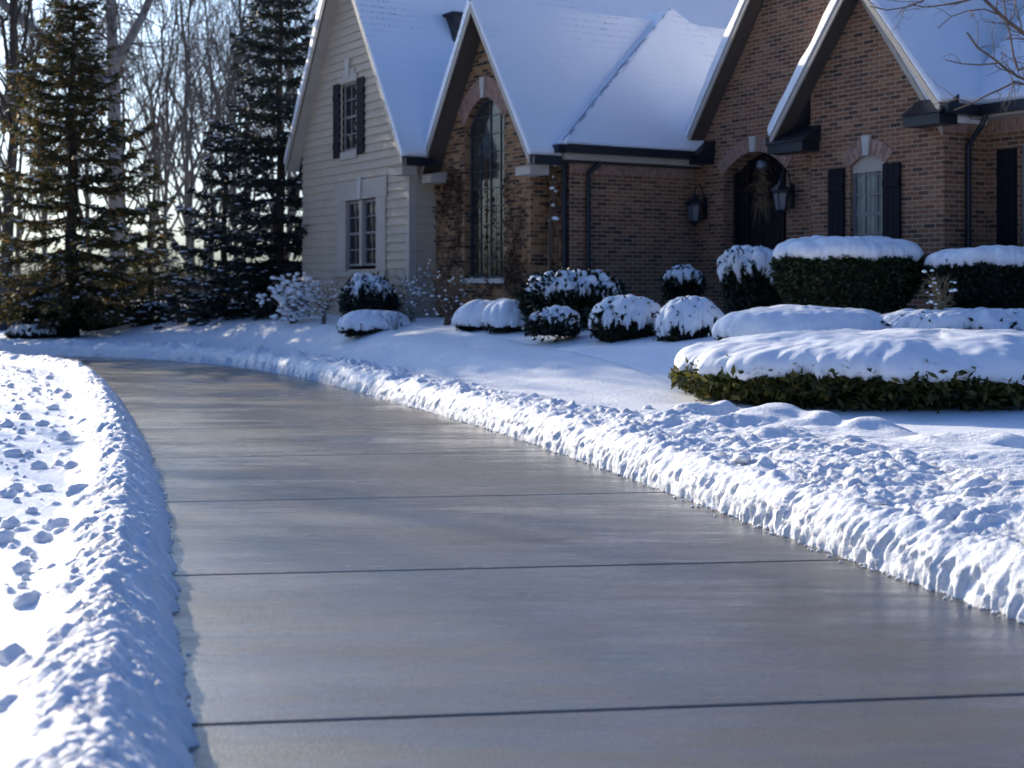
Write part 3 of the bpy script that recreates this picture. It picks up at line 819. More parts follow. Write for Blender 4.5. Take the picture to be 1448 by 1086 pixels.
def roof_snow(parent, A, B, C, D, th=.085, edges='bt', n=60, m=60, seed=0):
    """snow blanket over the planar quad A-B (eave) D-C (ridge); th across the slope"""
    A, B, C, D = [np.array(p, float) for p in (A, B, C, D)]
    u = np.linspace(0, 1, n); v = np.linspace(0, 1, m)
    u = .5 - .5 * np.cos(np.pi * u); v = .5 - .5 * np.cos(np.pi * v)
    U, W = np.meshgrid(u, v, indexing='ij')
    P = (A[None, None] * (1 - U)[..., None] + B * U[..., None]) * (1 - W)[..., None] + (D * (1 - U)[..., None] + C * U[..., None]) * W[..., None]
    N = np.cross(B - A, D - A); N /= np.linalg.norm(N)
    if N[2] < 0: N = -N
    lw = np.linalg.norm(B - A); lh = np.linalg.norm((D + C) / 2 - (A + B) / 2)
    e = np.full(U.shape, 9.)
    if 'b' in edges: e = np.minimum(e, W * lh)
    if 'l' in edges: e = np.minimum(e, U * lw)
    if 'r' in edges: e = np.minimum(e, (1 - U) * lw)
    q = np.clip(e / (th * .9), 0, 1); fall = np.sqrt(1 - (1 - q) ** 2)
    t = (th * (1 + .55 * fbm(P[..., 0] * .9 + P[..., 1] * .7 + seed, P[..., 2] * .8, 100 + seed, 3)) + .012 * fbm(P[..., 1] * 5, P[..., 2] * 4 + P[..., 0] * 3, 7 + seed, 3)) * fall + .006
    P = P + N * t[..., None]
    if 'L' in edges: P = np.concatenate([P[:1] - N * (t[:1, :, None] + .004), P])
    if 'R' in edges: P = np.concatenate([P, P[-1:] - N * (t[-1:, :, None] + .004)])
    return Soup().grid(P).make('roof_snow', RSNOW, parent, True)

def gable_snow(Rf, xm, za, m, xl, xr, y0, y1, dz, seed, th=.085):
    zr = za + dz; zl_ = zr - m * (xm - xl); zr_ = zr - m * (xr - xm)
    roof_snow(Rf, (xr, y0 - .035, zr_), (xr, y1, zr_), (xm, y1, zr), (xm, y0 - .035, zr), th, 'bL', 80, 60, seed)
    roof_snow(Rf, (xl, y1, zl_), (xl, y0 - .035, zl_), (xm, y0 - .035, zr), (xm, y1, zr), th * 1.35, 'bR', 80, 60, seed + 1)

for (xm_, za, m, xl, xr, y0, y1, yw, sd) in (
        (XM_BE, ZA_BE, M_BE, X_K - .25, E_BE, Y_BEIGE - .3, 10, Y_BEIGE, 1),
        (XM_CH, ZA_CH, M_CH, E_CH0, E_CH, Y_CH - .35, 7, Y_CH, 3),
        (XM_BG, ZA_BG, M_BG, E_BG0, E_BG, -.3, 10, 0, 5),
        (XM_SM, ZA_SM, M_SM, E_SM0, E_SM, Y_SM - .3, 3.4, Y_SM, 7)):
    Rf, dz = gable_roof(xm_, za, m, xl, xr, y0, y1, yw, sm=None if sd == 1 else SOFD)
    gable_snow(Rf, xm_, za, m, xl, xr, y0, y1, dz, sd)
# hipped roof over the recessed middle wall
hx, hy, hz0 = .25, -2.93, 2.92
PK = (-1.75, .74, 5.82); PK2 = (-2.6, .74, 5.80)
hp = Soup()
hp.add([(hx, hy, hz0), (hx, 4.41, hz0), PK, PK2, (-2.6, hy, hz0), (-2.6, 4.41, hz0)], [np.array([(0, 1, 2)]), np.array([(4, 0, 2, 3), (1, 5, 3, 2)])])
HR = hp.make('roof', SHINGLE, H)
roof_snow(HR, (hx, hy + .02, hz0), (hx, 4.4, hz0), PK, PK, .07, 'b', 80, 70, 11)
roof_snow(HR, (-2.6, hy, hz0), (hx - .02, hy, hz0), PK, PK2, .07, 'b', 80, 70, 13)
hc = Soup(); a_ = np.array([hx, hy, hz0 + .02]); b_ = np.array(PK) + [0, 0, .02]
hc.tube([a_ + (b_ - a_) * g_ for g_ in np.linspace(0, 1, 30)], .062 + .008 * np.sin(np.arange(30) * 2.3), 10)
hc.make('roof_snow', RSNOW, HR, True)
# broken dark line where the hip's ridge shingles show through
hc = Soup(); a_ = np.array([hx + .02, hy, hz0 + .082]); b_ = np.array(PK) + [.02, 0, .082]; f = .03
while f < .97:
    f2 = min(.97, f + rng.uniform(.03, .16)); q = [a_ + (b_ - a_) * g_ + rng.normal(0, .006, 3) for g_ in np.linspace(f, f2, 4)]
    hc.tube(q, [.003, .007, .007, .003], 5); f = f2 + rng.uniform(.01, .05)
tag(hc.make('hip_cap', SHINGLE, HR), kind='stuff')
# main roof behind, and the wing's roof
mr = Soup()
mr.prism([(-9, 4.45, 2.9), (-9, 9, 9.3), (-9, 13.5, 2.9)], (12, 0, 0))
MR = mr.make('roof', SHINGLE, H)
roof_snow(MR, (-9, 4.45, 2.91), (3, 4.45, 2.91), (3, 9, 9.31), (-9, 9, 9.31), .08, '', 60, 60, 15)
wr = Soup(); wy0 = Y_WING - .38; wz = 3.12
wr.prism([(X_S1 - .2, wy0, wz), (X_S1 - .2, 5.5, wz + 5.2), (X_S1 - .2, 5.5, wz + 5.05), (X_S1 - .2, wy0, wz - .12)], (7, 0, 0))
WR = wr.make('roof', SHINGLE, H)
roof_snow(WR, (X_S1 - .2, wy0, wz + .01), (X_S1 + 6.8, wy0, wz + .01), (X_S1 + 6.8, 5.5, wz + 5.21), (X_S1 - .2, 5.5, wz + 5.21), .09, 'b', 80, 60, 17)
Soup().box(X_S1 + .02, 12.5, wy0 + .02, Y_WING, wz - .16, wz - .125).make('soffit', TRIM, WR)

# --- gutters, downspouts, cornice returns
def gutter_y(x, y0, y1, z, sg):
    """along y, on the outside (sg) of an eave"""
    s = Soup(); a, b = (x, x + .13) if sg > 0 else (x - .13, x)
    s.box(a, b, y0, y1, z - .1, z - .085); s.box(b - .012 if sg > 0 else a, b if sg > 0 else a + .012, y0, y1, z - .084, z + .04)
    s.box(a if sg > 0 else b - .012, a + .012 if sg > 0 else b, y0, y1, z - .084, z + .02); s.box(a + .013, b - .013, y0, y0 + .012, z - .084, z + .03)
    return s.make('gutter', METAL, H)
gutter_y(hx, hy - .05, -.12, hz0 - .02, 1)
Soup().box(hx - .12, hx - .002, hy + .02, -.1, hz0 - .22, hz0 - .03).make('fascia', TRIM, H)
s = Soup(); s.box(X_E - .1, hx, hy - .13, hy, hz0 - .12, hz0 + .02); s.make('gutter', METAL, H)
def eave(xm, za, m, xe): return za - m * abs(xe - xm)
gutter_y(E_CH, Y_CH - .35, Y_MID - .3, eave(XM_CH, ZA_CH, M_CH, E_CH) + .06, 1)
gutter_y(E_BE, Y_BEIGE - .3, Y_CH - .22, eave(XM_BE, ZA_BE, M_BE, E_BE) + .06, 1)
gutter_y(E_SM, Y_SM - .3, wy0, eave(XM_SM, ZA_SM, M_SM, E_SM) + .06, 1)
gutter_y(E_SM0, Y_SM - .3, -.02, eave(XM_SM, ZA_SM, M_SM, E_SM0) + .06, -1)
s = Soup(); s.box(E_SM + .14, 12.7, wy0 - .13, wy0 - .001, wz - .13, wz + .01); s.make('gutter', METAL, H)
def cornice(x0, x1, y0, yw, z, mat, slope=.22):
    """boxed eave return below a verge with a little sloping metal roof"""
    s = Soup()
    s.box(x0, x1, y0, yw - .003, z - .2, z - .05)
    s.prism([(x0 - .03, y0 - .04, z - .048), (x0 - .03, yw - .003, z - .048), (x0 - .03, yw - .003, z + slope), ], (x1 - x0 + .06, 0, 0))
    return s.make('cornice_return', mat, H)
e_ = eave(XM_SM, ZA_SM, M_SM, E_SM0)
cornice(E_SM0 - .02, X_S0 + .2, Y_SM - .36, Y_SM, e_ + .02, METAL); cornice(X_S1 - .42, E_SM + .03, Y_SM - .36, Y_SM, eave(XM_SM, ZA_SM, M_SM, E_SM) + .02, METAL)
e_ = eave(XM_BG, ZA_BG, M_BG, 0)
cornice(-.06, .5, -.36, 0, e_ + .02, METAL)
e_ = eave(XM_BE, ZA_BE, M_BE, E_BE); cornice(E_BE - .5, E_BE + .02, Y_BEIGE - .33, Y_BEIGE - .03, e_, TRIM, .02)
e_ = eave(XM_CH, ZA_CH, M_CH, E_CH); cornice(E_CH - .45, E_CH + .02, Y_CH - .37, Y_CH, e_, TRIM, .02); cornice(E_CH0 + .02, E_CH0 + .4, Y_CH - .37, Y_CH, eave(XM_CH, ZA_CH, M_CH, E_CH0), TRIM, .02)
def spout(pts, r=.042):
    s = Soup(); s.tube(pts, r, 8)
    return s.make('downspout', METAL, H)
yy, _ = on_x(829, 300, 0)
spout([(.19, yy + .22, 2.85), (.19, yy + .22, 2.72), (.07, yy, 2.5), (.07, yy, 2.3), (.07, yy, -.6)])
xx, _ = on_y(803, 300, Y_MID)
spout([(xx, Y_MID - .16, 2.9), (xx, Y_MID - .07, 2.6), (xx, Y_MID - .07, -.6)], .05)
spout([(X_S1 + .36, .12, 3.0), (X_S1 + .3, .12, 2.85), (X_S1 + .06, .12, 2.6), (X_S1 + .06, .12, -.6)])

# --- chimney on the cream wing's roof, plain dark, in place of a dark opening
d = ray(647, 48); k = None
for t in np.linspace(15, 45, 3000):
    p = CL_ + d * t
    if p[2] < ZA_BE + .2 - M_BE * (p[0] - XM_BE): k = p; break
ch = Soup(); cxx, cyy, czz = k
ch.box(cxx - .2, cxx + .2, cyy - .2, cyy + .2, czz - 1.2, czz + .34)
CH_ = ch.make('chimney', m_plain('dark_stone', (.045, .042, .042), .9, .6, 5), H)
s = Soup(); s.box(cxx - .25, cxx + .25, cyy - .25, cyy + .25, czz + .341, czz + .40); s.make('cap', SHINGLE, CH_)

# ------------------------------------------------------------------ wall lanterns
def lantern(px, py, size, label):
    x, z = on_y(px, py, 0)
    w = UX * x + VX * 0.
    L = empty('wall_lantern', (AX + w[0], AY + w[1], GZ + z), label, 'lantern', 'lanterns beside the front door', ROT)
    k = size
    b = Soup(); b.box(-.045 * k, .045 * k, -.025, -.002, -.26 * k, .1 * k)
    b.tube([(0, -.02, -.05 * k), (0, -.05, .12 * k), (0, -.10, .27 * k), (0, -.17, .31 * k), (0, -.23, .27 * k), (0, -.25, .16 * k)], .013, 8)
    b.tube([(0, -.02, -.22 * k), (0, -.1, -.26 * k), (0, -.06, -.32 * k)], .010, 8)
    b.make('bracket', METAL, L)
    c = np.array([0, -.25, 0]); n = 6; th = np.arange(n) * 2 * math.pi / n
    def ring(r, zz): return np.stack([c[0] + r * np.cos(th), c[1] + r * np.sin(th), zz + 0 * th], -1)
    rf = Soup(); a, b2, c2, d2 = ring(.155 * k, -.03 * k), ring(.16 * k, .0), ring(.05 * k, .10 * k), ring(.015 * k, .17 * k)
    rf.grid(np.stack([np.vstack([q, q[:1]]) for q in (a, b2, c2, d2)])); rf.add(a, [np.arange(n)[None]]); rf.make('lantern_roof', METAL, L)
    t0, t1 = ring(.125 * k, -.035 * k), ring(.085 * k, -.30 * k)
    cg = Soup(); cg.segs(t0, t1, .010, .010, 5); cg.segs(t0, np.roll(t0, -1, 0), .010, .010, 5); cg.segs(t1, np.roll(t1, -1, 0), .012, .012, 5)
    m0 = ring(.108 * k, -.15 * k); 
    base = ring(.09 * k, -.30 * k); tip = ring(.02 * k, -.38 * k)
    cg.grid(np.stack([np.vstack([q, q[:1]]) for q in (base, tip)])); cg.add(base, [np.arange(n)[None]]); cg.make('cage', METAL, L)
    gl = Soup(); i0, i1 = ring(.117 * k, -.035 * k), ring(.078 * k, -.295 * k)
    gl.grid(np.stack([np.vstack([q, q[:1]]) for q in (i0, i1)])); gl.make('glass', LGLASS, L)
lantern(998, 288, 1.05, 'black hexagonal wall lantern left of the arched front door')
lantern(1121, 270, 1.08, 'black hexagonal wall lantern right of the arched front door')

# dried swag hanging on the door
x, z = on_y(1084, 245, .2); w = UX * x + VX * .2
SW = empty('door_swag', (AX + w[0], AY + w[1], GZ + z), 'dried twig and grass swag hanging inside the arched doorway', 'door decoration', rz=ROT)
n = 110; b0 = np.stack([rng.normal(0, .05, n), -.12 + rng.normal(0, .03, n), rng.uniform(-.5, .1, n)], -1)
dd = np.stack([rng.normal(0, .35, n), rng.normal(0, .15, n), -np.abs(rng.normal(.8, .4, n))], -1)
s = Soup(); s.segs(b0, b0 + dd * rng.uniform(.15, .4, (n, 1)), .006, .003); s.make('twigs', TANTW, SW)
s = Soup(); C = b0 + [0, -.03, .0] + rng.normal(0, .07, (n, 3)); s.leaves(C, rdir(n) * .06, rdir(n) * .025); s.make('dry_leaves', DRYLEAF, SW)
s = Soup(); V = lumpy(IV2, 2, .3, 5); s.add(V * [.11, .07, .09] + [0, -.12, .12], IF2); s.make('bow', LGLASS, SW)

# ------------------------------------------------------------------ shrubs
def W(px, D): return (px - CX) / F_PX * D
def ellip(th, ph, rx, ry, h, e1, e2):
    """superellipsoid: ph polar angle from the top; e1<1 flattens the crown, e2<1 squares the sides"""
    sp = np.abs(np.sin(ph)) ** e2; cp = np.cos(ph)
    return np.stack([rx * sp * np.cos(th), ry * sp * np.sin(th), h * np.sign(cp) * np.abs(cp) ** e1], -1)

def shrub(name, label, cat, px, D, rx, ry, h, zc=None, e1=.8, e2=.8, leaf=.03, nleaf=6000, mat=BOX, cover=70, th=.1, ragged=14, holes=0.0,
          lump=.06, group=None, wr=0.0, spiky=.35, z0=None, droop=100, seed=0, wob=.07, core=True, rz=0):
    """leafy mound with a blanket of snow; zc is the height of its widest ring above the snow"""
    x = W(px, D); z0 = gz(x, D) if z0 is None else z0
    zc = h * .25 if zc is None else zc
    B = empty(name, (x, D, z0 - .03), label, cat, group, rz)
    hh = h - zc
    def surf(t, p):
        P = ellip(t, p, rx, ry, hh, e1, e2)
        low = p > math.pi / 2
        P[..., 2] = np.where(low, -(zc + .05) * np.clip((p - math.pi / 2) / .9, 0, 1), P[..., 2])
        shrink = np.where(low, 1 - .16 * np.clip((p - math.pi / 2) / .9, 0, 1) ** 1.5, 1)
        if zc > .3: P[..., :2] *= shrink[..., None]
        k = 1 + wob * perlin(np.cos(t) * 2.1 + seed, np.sin(t) * 2.1 + p * 1.3, 200 + seed) * 1.6
        return P * k[..., None] + [0, 0, zc]
    n = nleaf
    t = rng.uniform(0, 2 * math.pi, n); u = rng.uniform(0, 1, n)
    p = np.where(rng.uniform(0, 1, n) < .55, rng.uniform(math.pi / 2 - .55, math.pi / 2 + .9, n), np.arccos(rng.uniform(-.1, 1, n)))
    P = surf(t, p); eps = .01
    N = unit(np.cross(surf(t + eps, p) - P, surf(t, p + eps) - P)); N = np.where((N * (P - [0, 0, zc])).sum(-1, keepdims=True) < 0, -N, N)
    P = P - N * (rng.uniform(0, 1, (n, 1)) ** 2 * .12 * max(rx, .3) - rng.uniform(0, 1, (n, 1)) ** 6 * leaf * 2.0)
    a = unit(N * spiky + rdir(n) * .75 + [0, 0, .15]); b = unit(np.cross(a, rdir(n)))
    sz = leaf * rng.uniform(.6, 1.3, (n, 1))
    s = Soup(); s.leaves(P, a * sz, b * sz * .42)
    if lump > .025:      # tips that poke through the snow
        k = max(16, nleaf // 70); t2 = rng.uniform(0, 6.283, k); p2 = rng.uniform(.25, 1.5, k); Q = surf(t2, p2)
        up = unit(Q - [0, 0, zc * .3] + rng.normal(0, .12, Q.shape))
        for q_ in range(4):
            a2 = unit(up + rng.normal(0, .5, Q.shape)); s.leaves(Q + up * (th + lump * .4 + rng.uniform(-.02, .03, (k, 1))), a2 * leaf * .9, unit(np.cross(a2, rdir(k))) * leaf * .36)
    s.make('foliage', mat, B)
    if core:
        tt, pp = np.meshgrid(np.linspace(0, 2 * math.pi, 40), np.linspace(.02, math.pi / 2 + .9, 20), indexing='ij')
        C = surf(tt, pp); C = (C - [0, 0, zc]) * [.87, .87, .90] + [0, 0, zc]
        Soup().grid(C).make('dark_core', CORE, B, True)  # solid dark shell standing in for the shaded inside, blocks the see-through
    # snow
    nt, npz = 340, 60
    tt = np.linspace(0, 2 * math.pi, nt + 1)[:, None]; q = np.linspace(.0, 1, npz)[None]
    rag = R(ragged)
    pm = R(cover) + rag * (perlin(np.cos(tt) * 3 + seed, np.sin(tt) * 3, 300 + seed) + .7 * perlin(np.cos(tt) * 9, np.sin(tt) * 9 + seed, 310 + seed) + .5 * perlin(np.cos(tt) * 24, np.sin(tt) * 24 + seed, 320 + seed) + .45 * perlin(np.cos(tt) * 55, np.sin(tt) * 55, 325 + seed))
    pp = np.clip(pm, .3, R(droop)) * (.004 + .996 * q ** .9); ta = tt + 0 * pp
    P = surf(ta, pp); e = .01
    N = np.cross(surf(ta + e, pp) - P, surf(ta, pp + e) - P); N = unit(N)
    N = np.where((N * (P - [0, 0, zc])).sum(-1, keepdims=True) < 0, -N, N); N[:, 0] = [0, 0, 1]
    N = unit(N + [0, 0, .35])
    fall = np.sqrt(np.clip(1 - q ** 5, 0, 1))
    nx_, ny_ = P[..., 0], P[..., 1] + P[..., 2] * .6
    tk = th * (1 + .45 * fbm(nx_ / .6, ny_ / .6, 330 + seed, 3) * 1.4) + lump * billow(nx_ / .17, ny_ / .17, 340 + seed) * (q > .02)
    if wr: tk = tk + wr * perlin(ta * 9 * (rx / 1.5) + .6 * perlin(nx_, ny_, 5), q * 3.5, 350 + seed) * q ** 1.5
    P = P + N * (tk * fall - .012 * (1 - fall))[..., None]
    P[:, 0] = P[:, 0].mean(0); P[-1] = P[0]
    m = P.shape[1]
    i = (np.arange(nt)[:, None] * m + np.arange(m - 1)[None]).ravel()
    Fq = np.stack([i, i + m, i + m + 1, i + 1], -1)
    if holes > 0:
        msk = perlin(nx_ / .16, ny_ / .16 + P[..., 2] / .2, 360 + seed) + .6 * perlin(nx_ / .07, ny_ / .07, 361 + seed)
        keep = (msk < (1.0 - holes - .45 * q ** 2)).ravel()
        Fq = Fq[keep[Fq].all(1)]
    Soup().add(P.reshape(-1, 3), Fq).make('snow_cap', SNOW if lump > .03 else SOFT, B, True)
    return B

# the big round hedge by the drive
shrub('yew_hedge', 'wide low round hedge under a thick smooth snow dome beside the driveway bank', 'hedge', 1331, 14.9, 2.78, 1.75, .60, zc=.30, e1=1.0, e2=.60,
      leaf=.055, nleaf=26000, mat=YEW, cover=82, th=.15, ragged=10, lump=.008, wr=.024, droop=100, seed=1, z0=.30, wob=.02)
# hedges against the house
shrub('boxwood_hedge', 'tall clipped boxwood hedge with a flat snow cap below the shuttered window', 'hedge', 1199, 19.0, .98, .62, .80, zc=.5, e1=.45, e2=.5,
      leaf=.035, nleaf=20000, mat=BOX, cover=72, th=.16, ragged=7, lump=.02, droop=85, seed=2, z0=1.22 - .0, wob=.03)
shrub('boxwood_hedge', 'clipped boxwood hedge with snow cap at the right edge by the wing', 'hedge', 1425, 18.4, 1.05, .62, .66, zc=.4, e1=.45, e2=.5,
      leaf=.035, nleaf=18000, mat=DARKY, cover=72, th=.14, ragged=8, lump=.02, droop=85, seed=3, z0=1.24, wob=.03)
shrub('holly_shrub', 'rounded dark shrub half covered in snow at the front door', 'shrub', 1064, 20.6, .42, .4, .82, zc=.42, e1=.7, e2=.7,
      leaf=.04, nleaf=6000, mat=DARKY, cover=76, th=.07, ragged=22, lump=.07, holes=.10, seed=4, z0=1.18, wob=.15)
shrub('low_hedge', 'low snow buried hedge below the tall boxwood hedge', 'hedge', 1136, 17.2, 1.05, .6, .42, zc=.10, e1=.8, e2=.6,
      leaf=.035, nleaf=5000, mat=DARKY, cover=82, th=.12, ragged=9, lump=.015, seed=5, z0=.74, wob=.03)
shrub('low_hedge', 'low snow buried hedge with leaves poking out around the tan twigs', 'hedge', 1372, 16.9, 1.2, .55, .42, zc=.10, e1=.8, e2=.6,
      leaf=.05, nleaf=5200, mat=DARKY, cover=76, th=.10, ragged=20, lump=.03, seed=6, z0=.74, wob=.05)
shrub('round_bush', 'round bush capped with snow, speckled with leaves, nearest the low hedge', 'bush', 977, 18.6,   .44, .4, .56, zc=.14, e1=1.0, e2=.9,
      leaf=.03, nleaf=4500, mat=DARKY, cover=86, th=.07, ragged=16, lump=.03, holes=.03, seed=7, z0=.76)
shrub('round_bush', 'wider snow covered bush left of the round speckled bush', 'bush', 887, 19.4, .48, .42, .48, zc=.13, e1=.95, e2=.85,
      leaf=.035, nleaf=4500, mat=DARKY, cover=82, th=.07, ragged=18, lump=.035, holes=.06, seed=8, z0=.83)
shrub('juniper_bush', 'spreading dark juniper with snow loaded sprays below the brick wall', 'bush', 810, 21.6, .74, .6, .70, zc=.3, e1=.8, e2=.8,
      leaf=.065, nleaf=9000, mat=DARKY, cover=80, th=.06, ragged=13, lump=.10, holes=.02, seed=29, z0=.98, spiky=.7, wob=.05)
shrub('dwarf_pine', 'small dark topiary shrub with snowy crown in front of the lantern wall', 'shrub', 966, 22.5, .26, .26, .52, zc=.26, e1=.8, e2=.8,
      leaf=.05, nleaf=2600, mat=DARKY, cover=68, th=.06, ragged=22, lump=.07, holes=.10, seed=10, z0=1.24, spiky=.6)
shrub('creeping_juniper', 'tiny ragged shrub poking through snow before the spreading juniper', 'shrub', 783, 20.2, .36, .3, .27, zc=.08,
      leaf=.05, nleaf=2200, mat=DARKY, cover=76, th=.04, ragged=22, lump=.07, holes=.10, seed=11, z0=.88, wob=.15)
shrub('snow_mound_shrub', 'smooth snow buried shrub right of the bare stems, left one of the pair', 'shrub', 684, 23.0, .44, .38, .36, zc=.04, e1=1.0, e2=.85,
      leaf=.035, nleaf=2500, mat=DARKY, cover=94, th=.08, ragged=8, lump=.012, seed=12, z0=.86)
shrub('snow_mound_shrub', 'smooth snow buried shrub against the tiny ragged shrub, right one of the pair', 'shrub', 722, 22.2, .40, .36, .36, zc=.04, e1=1.0, e2=.85,
      leaf=.035, nleaf=2500, mat=DARKY, cover=94, th=.08, ragged=8, lump=.012, seed=13, z0=.88)
shrub('snow_mound_shrub', 'wide snow mound shrub in front of the small round spruce', 'shrub', 529, 25.0, .60, .4, .32, zc=.05, e1=.95, e2=.8,
      leaf=.04, nleaf=3000, mat=DARKY, cover=92, th=.07, ragged=10, lump=.015, seed=14, z0=.72)
shrub('globe_spruce', 'small dark round spruce with clumps of snow before the cream wing', 'shrub', 521, 26.6, .45, .42, .86, zc=.34, e1=1.0, e2=.85,
      leaf=.06, nleaf=6500, mat=NEEDLE2, cover=60, th=.05, ragged=26, lump=.12, holes=.32, seed=15, z0=.78, spiky=.6, wob=.15)
for (px, D, rx, h, lb, sd) in ((75, 33.6, .62, .9, 'dark evergreen shrub left of the nearer spruce trunk', 17), (150, 36, .75, .75, 'dark evergreen shrub between the spruce trunks', 18),
                               (225, 35.0, .6, .7, 'dark evergreen shrub below the gap between the spruces', 19), (300, 34.0, .7, .75, 'dark evergreen shrub below the smaller spruce', 20)):
    shrub('evergreen_shrub', lb, 'shrub', px, D, rx, rx * .8, h, zc=.35, leaf=.08, nleaf=3500, mat=DARKY, cover=48, th=.03, ragged=25, lump=.09, holes=.42, seed=sd, z0=.36, spiky=.6, group='shrubs under the spruces')
shrub('snow_mound_shrub', 'small snow covered shrub at the far left edge under the spruce', 'shrub', 45, 33.0, .55, .4, .22, zc=.05, leaf=.05, nleaf=1500, mat=DARKY, cover=76, th=.06, ragged=20, lump=.05, holes=.15, seed=21, z0=.33)

# bare stemmed shrubs
def bare_shrub(name, label, px, D, h, spread, n, mat, z0=None, snow=0, cat='shrub', leaves=0, r=.008, flake=1.0):
    x = W(px, D); z0 = gz(x, D) if z0 is None else z0
    B = empty(name, (x, D, z0 - .02), label, cat)
    s = Soup(); tips = []
    for i in range(n):
        a = rng.uniform(0, 6.28); sp = spread * rng.uniform(.2, 1); hh = h * rng.uniform(.6, 1)
        p = np.array([rng.normal(0, .04), rng.normal(0, .04), 0.]); pts = [p]
        for k in range(1, 6):
            f = k / 5; pts.append(np.array([math.cos(a) * sp * f ** 1.3, math.sin(a) * sp * f ** 1.3, hh * f]) + rng.normal(0, .03, 3) * f)
        s.tube(pts, np.linspace(r, r * .4, 6), 5)
        for j in range(7):
            f = rng.uniform(.35, 1); b = pts[int(f * 5)] ; dd = unit(rng.normal(0, 1, 3) + [math.cos(a), math.sin(a), .9]) * h * rng.uniform(.08, .26)
            e = b + dd; s.segs([b], [e], r * .45, r * .2, 4); tips.append(e); tips.append(b)
            for _ in range(2):
                e2 = e + unit(rng.normal(0, 1, 3) + [0, 0, .4]) * h * .09; s.segs([b + dd * .6], [e2], r * .3, r * .15, 3); tips.append(e2)
    s.make('stems', mat, B, True)
    T = np.array(tips)
    if snow:
        c = Soup(); sel = T[rng.choice(len(T), min(snow, len(T)), replace=False)]; sel = sel[np.argsort(-sel[:, 2])]
        for k, q in enumerate(sel):
            rr = rng.uniform(.009, .026) * flake; c.add(lumpy(IV1, 1.5, .4, k % 9) * [rr * 1.4, rr * 1.2, rr * .8] + q, IF1)
        tag(c.make('snow', SOFT, B, True), kind='stuff')
    if leaves:
        c = Soup(); C = T[rng.integers(0, len(T), leaves)] + rng.normal(0, .03, (leaves, 3)); c.leaves(C, rdir(leaves) * .05, rdir(leaves) * .025); c.make('dry_leaves', DRYLEAF, B)
    return B
bare_shrub('bare_shrub', 'tall upright bare stems with snow on the tips beside the arched window', 634, 24.4, 1.22, .38, 15, REDTW, snow=60, r=.012)
for _b in [bare_shrub('snowy_bush', 'loose bush clotted with snow beside the tall spruce and cream wing', 414, 28.4, 1.0, .62, 22, REDTW, snow=420, leaves=260, r=.009, flake=2.0, cat='bush')]: pass
bare_shrub('bare_shrub', 'thin bare shrub with snow flecks at the cream corner board', 582, 25.6, 1.05, .4, 9, TWIG, snow=70)
bare_shrub('bare_shrub', 'thin bare shrub with snow flecks between the snowy bush and small round spruce', 458, 27.4, 1.0, .42, 11, REDTW, snow=90)
bare_shrub('bare_shrub', 'small frosted tan twig clump rising from the low hedge', 1331, 16.9, .62, .2, 13, TANTW, z0=1.12, snow=26, r=.007)
bare_shrub('bare_shrub', 'wispy twigs in front of the wide snow mound', 560, 24.4, .5, .3, 5, TWIG, r=.006)
bare_shrub('bare_shrub', 'low dry flower stalks with snow between brick wall and topiary shrub', 905, 21.5, .32, .45, 8, REDTW, snow=26, z0=1.02, r=.006)
# climber with dead leaves at the corner of the arched gable
x, z = on_y(792, 300, Y_MID); w = UX * (x + .05) + VX * (Y_MID - .16)
CLM = empty('dead_climber', (AX + w[0], AY + w[1], GZ - .1), 'dead brown vine with snow curling up to the gutter between two brick corners', 'climber')
s = Soup(); tips = []
for i in range(9):
    a = rng.uniform(0, 6.28); ph = rng.uniform(0, 6); pts = []
    for k in range(14):
        f = k / 13; pts.append((.09 * math.sin(ph + 5 * f) * (1 - .2 * f) - .16 * f ** 3 * rng.uniform(.3, 1), -.05 + .06 * math.cos(ph + 4 * f), 3.0 * f + rng.normal(0, .02)))
    s.tube(pts, np.linspace(.016, .007, 14), 5); tips += pts[7:]
    e = np.array(pts[-1]); arc = [e + [.11 * math.cos(q) * -1 - .05, -.05, .16 * math.sin(q)] for q in np.linspace(0, 3.4, 8)]
    s.tube([tuple(v + rng.normal(0, .015, 3)) for v in arc], .012, 5); tips += [tuple(v) for v in arc] * 2
s.make('stems', REDTW, CLM, True)
T = np.array(tips); n = 420; C = T[rng.integers(0, len(T), n)] + rng.normal(0, .05, (n, 3))
c = Soup(); c.leaves(C, rdir(n) * .05, rdir(n) * .026); c.make('dry_leaves', DRYLEAF, CLM)
c = Soup()
for k in range(34):
    q = T[rng.integers(len(T) // 3, len(T))] + rng.normal(0, .03, 3); rr = rng.uniform(.02, .06); c.add(lumpy(IV1, 1.5, .4, k) * [rr * 1.3, rr, rr * .8] + q, IF1)
tag(c.make('snow', SOFT, CLM, True), kind='stuff')

# leafless vine clinging to the arched gable's brick
w = UX * -1. + VX * (Y_CH - .02)
VN = empty('wall_vine', (AX + w[0], AY + w[1], GZ - .1), 'thin leafless vine spread over the rusty brick round the arched window', 'vine', rz=ROT)
s = Soup(); tips = []; rs = np.random.default_rng(8)
def creep(x, z, a, L, r, l):
    pts = [(x, -.012, z)]
    for k in range(int(L / .12)):
        a += rs.normal(0, .35); x += .12 * math.cos(a); z += .12 * math.sin(a)
        if cx0 + .98 < x < cx1 + 1.02 and z > cz0: a = math.pi - a; x = pts[-1][0]
        if not (X_G + 1.05 < x < X_E + .95) or z > 2.9: break
        pts.append((x, -.012 - .02 * rs.uniform(), z)); tips.append(pts[-1])
        if l < 3 and rs.uniform() < .34: creep(x, z, a + rs.choice([-1, 1]) * rs.uniform(.5, 1.2), L * .5, r * .65, l + 1)
    if len(pts) > 2: s.tube(pts, np.linspace(r, r * .5, len(pts)), 4)
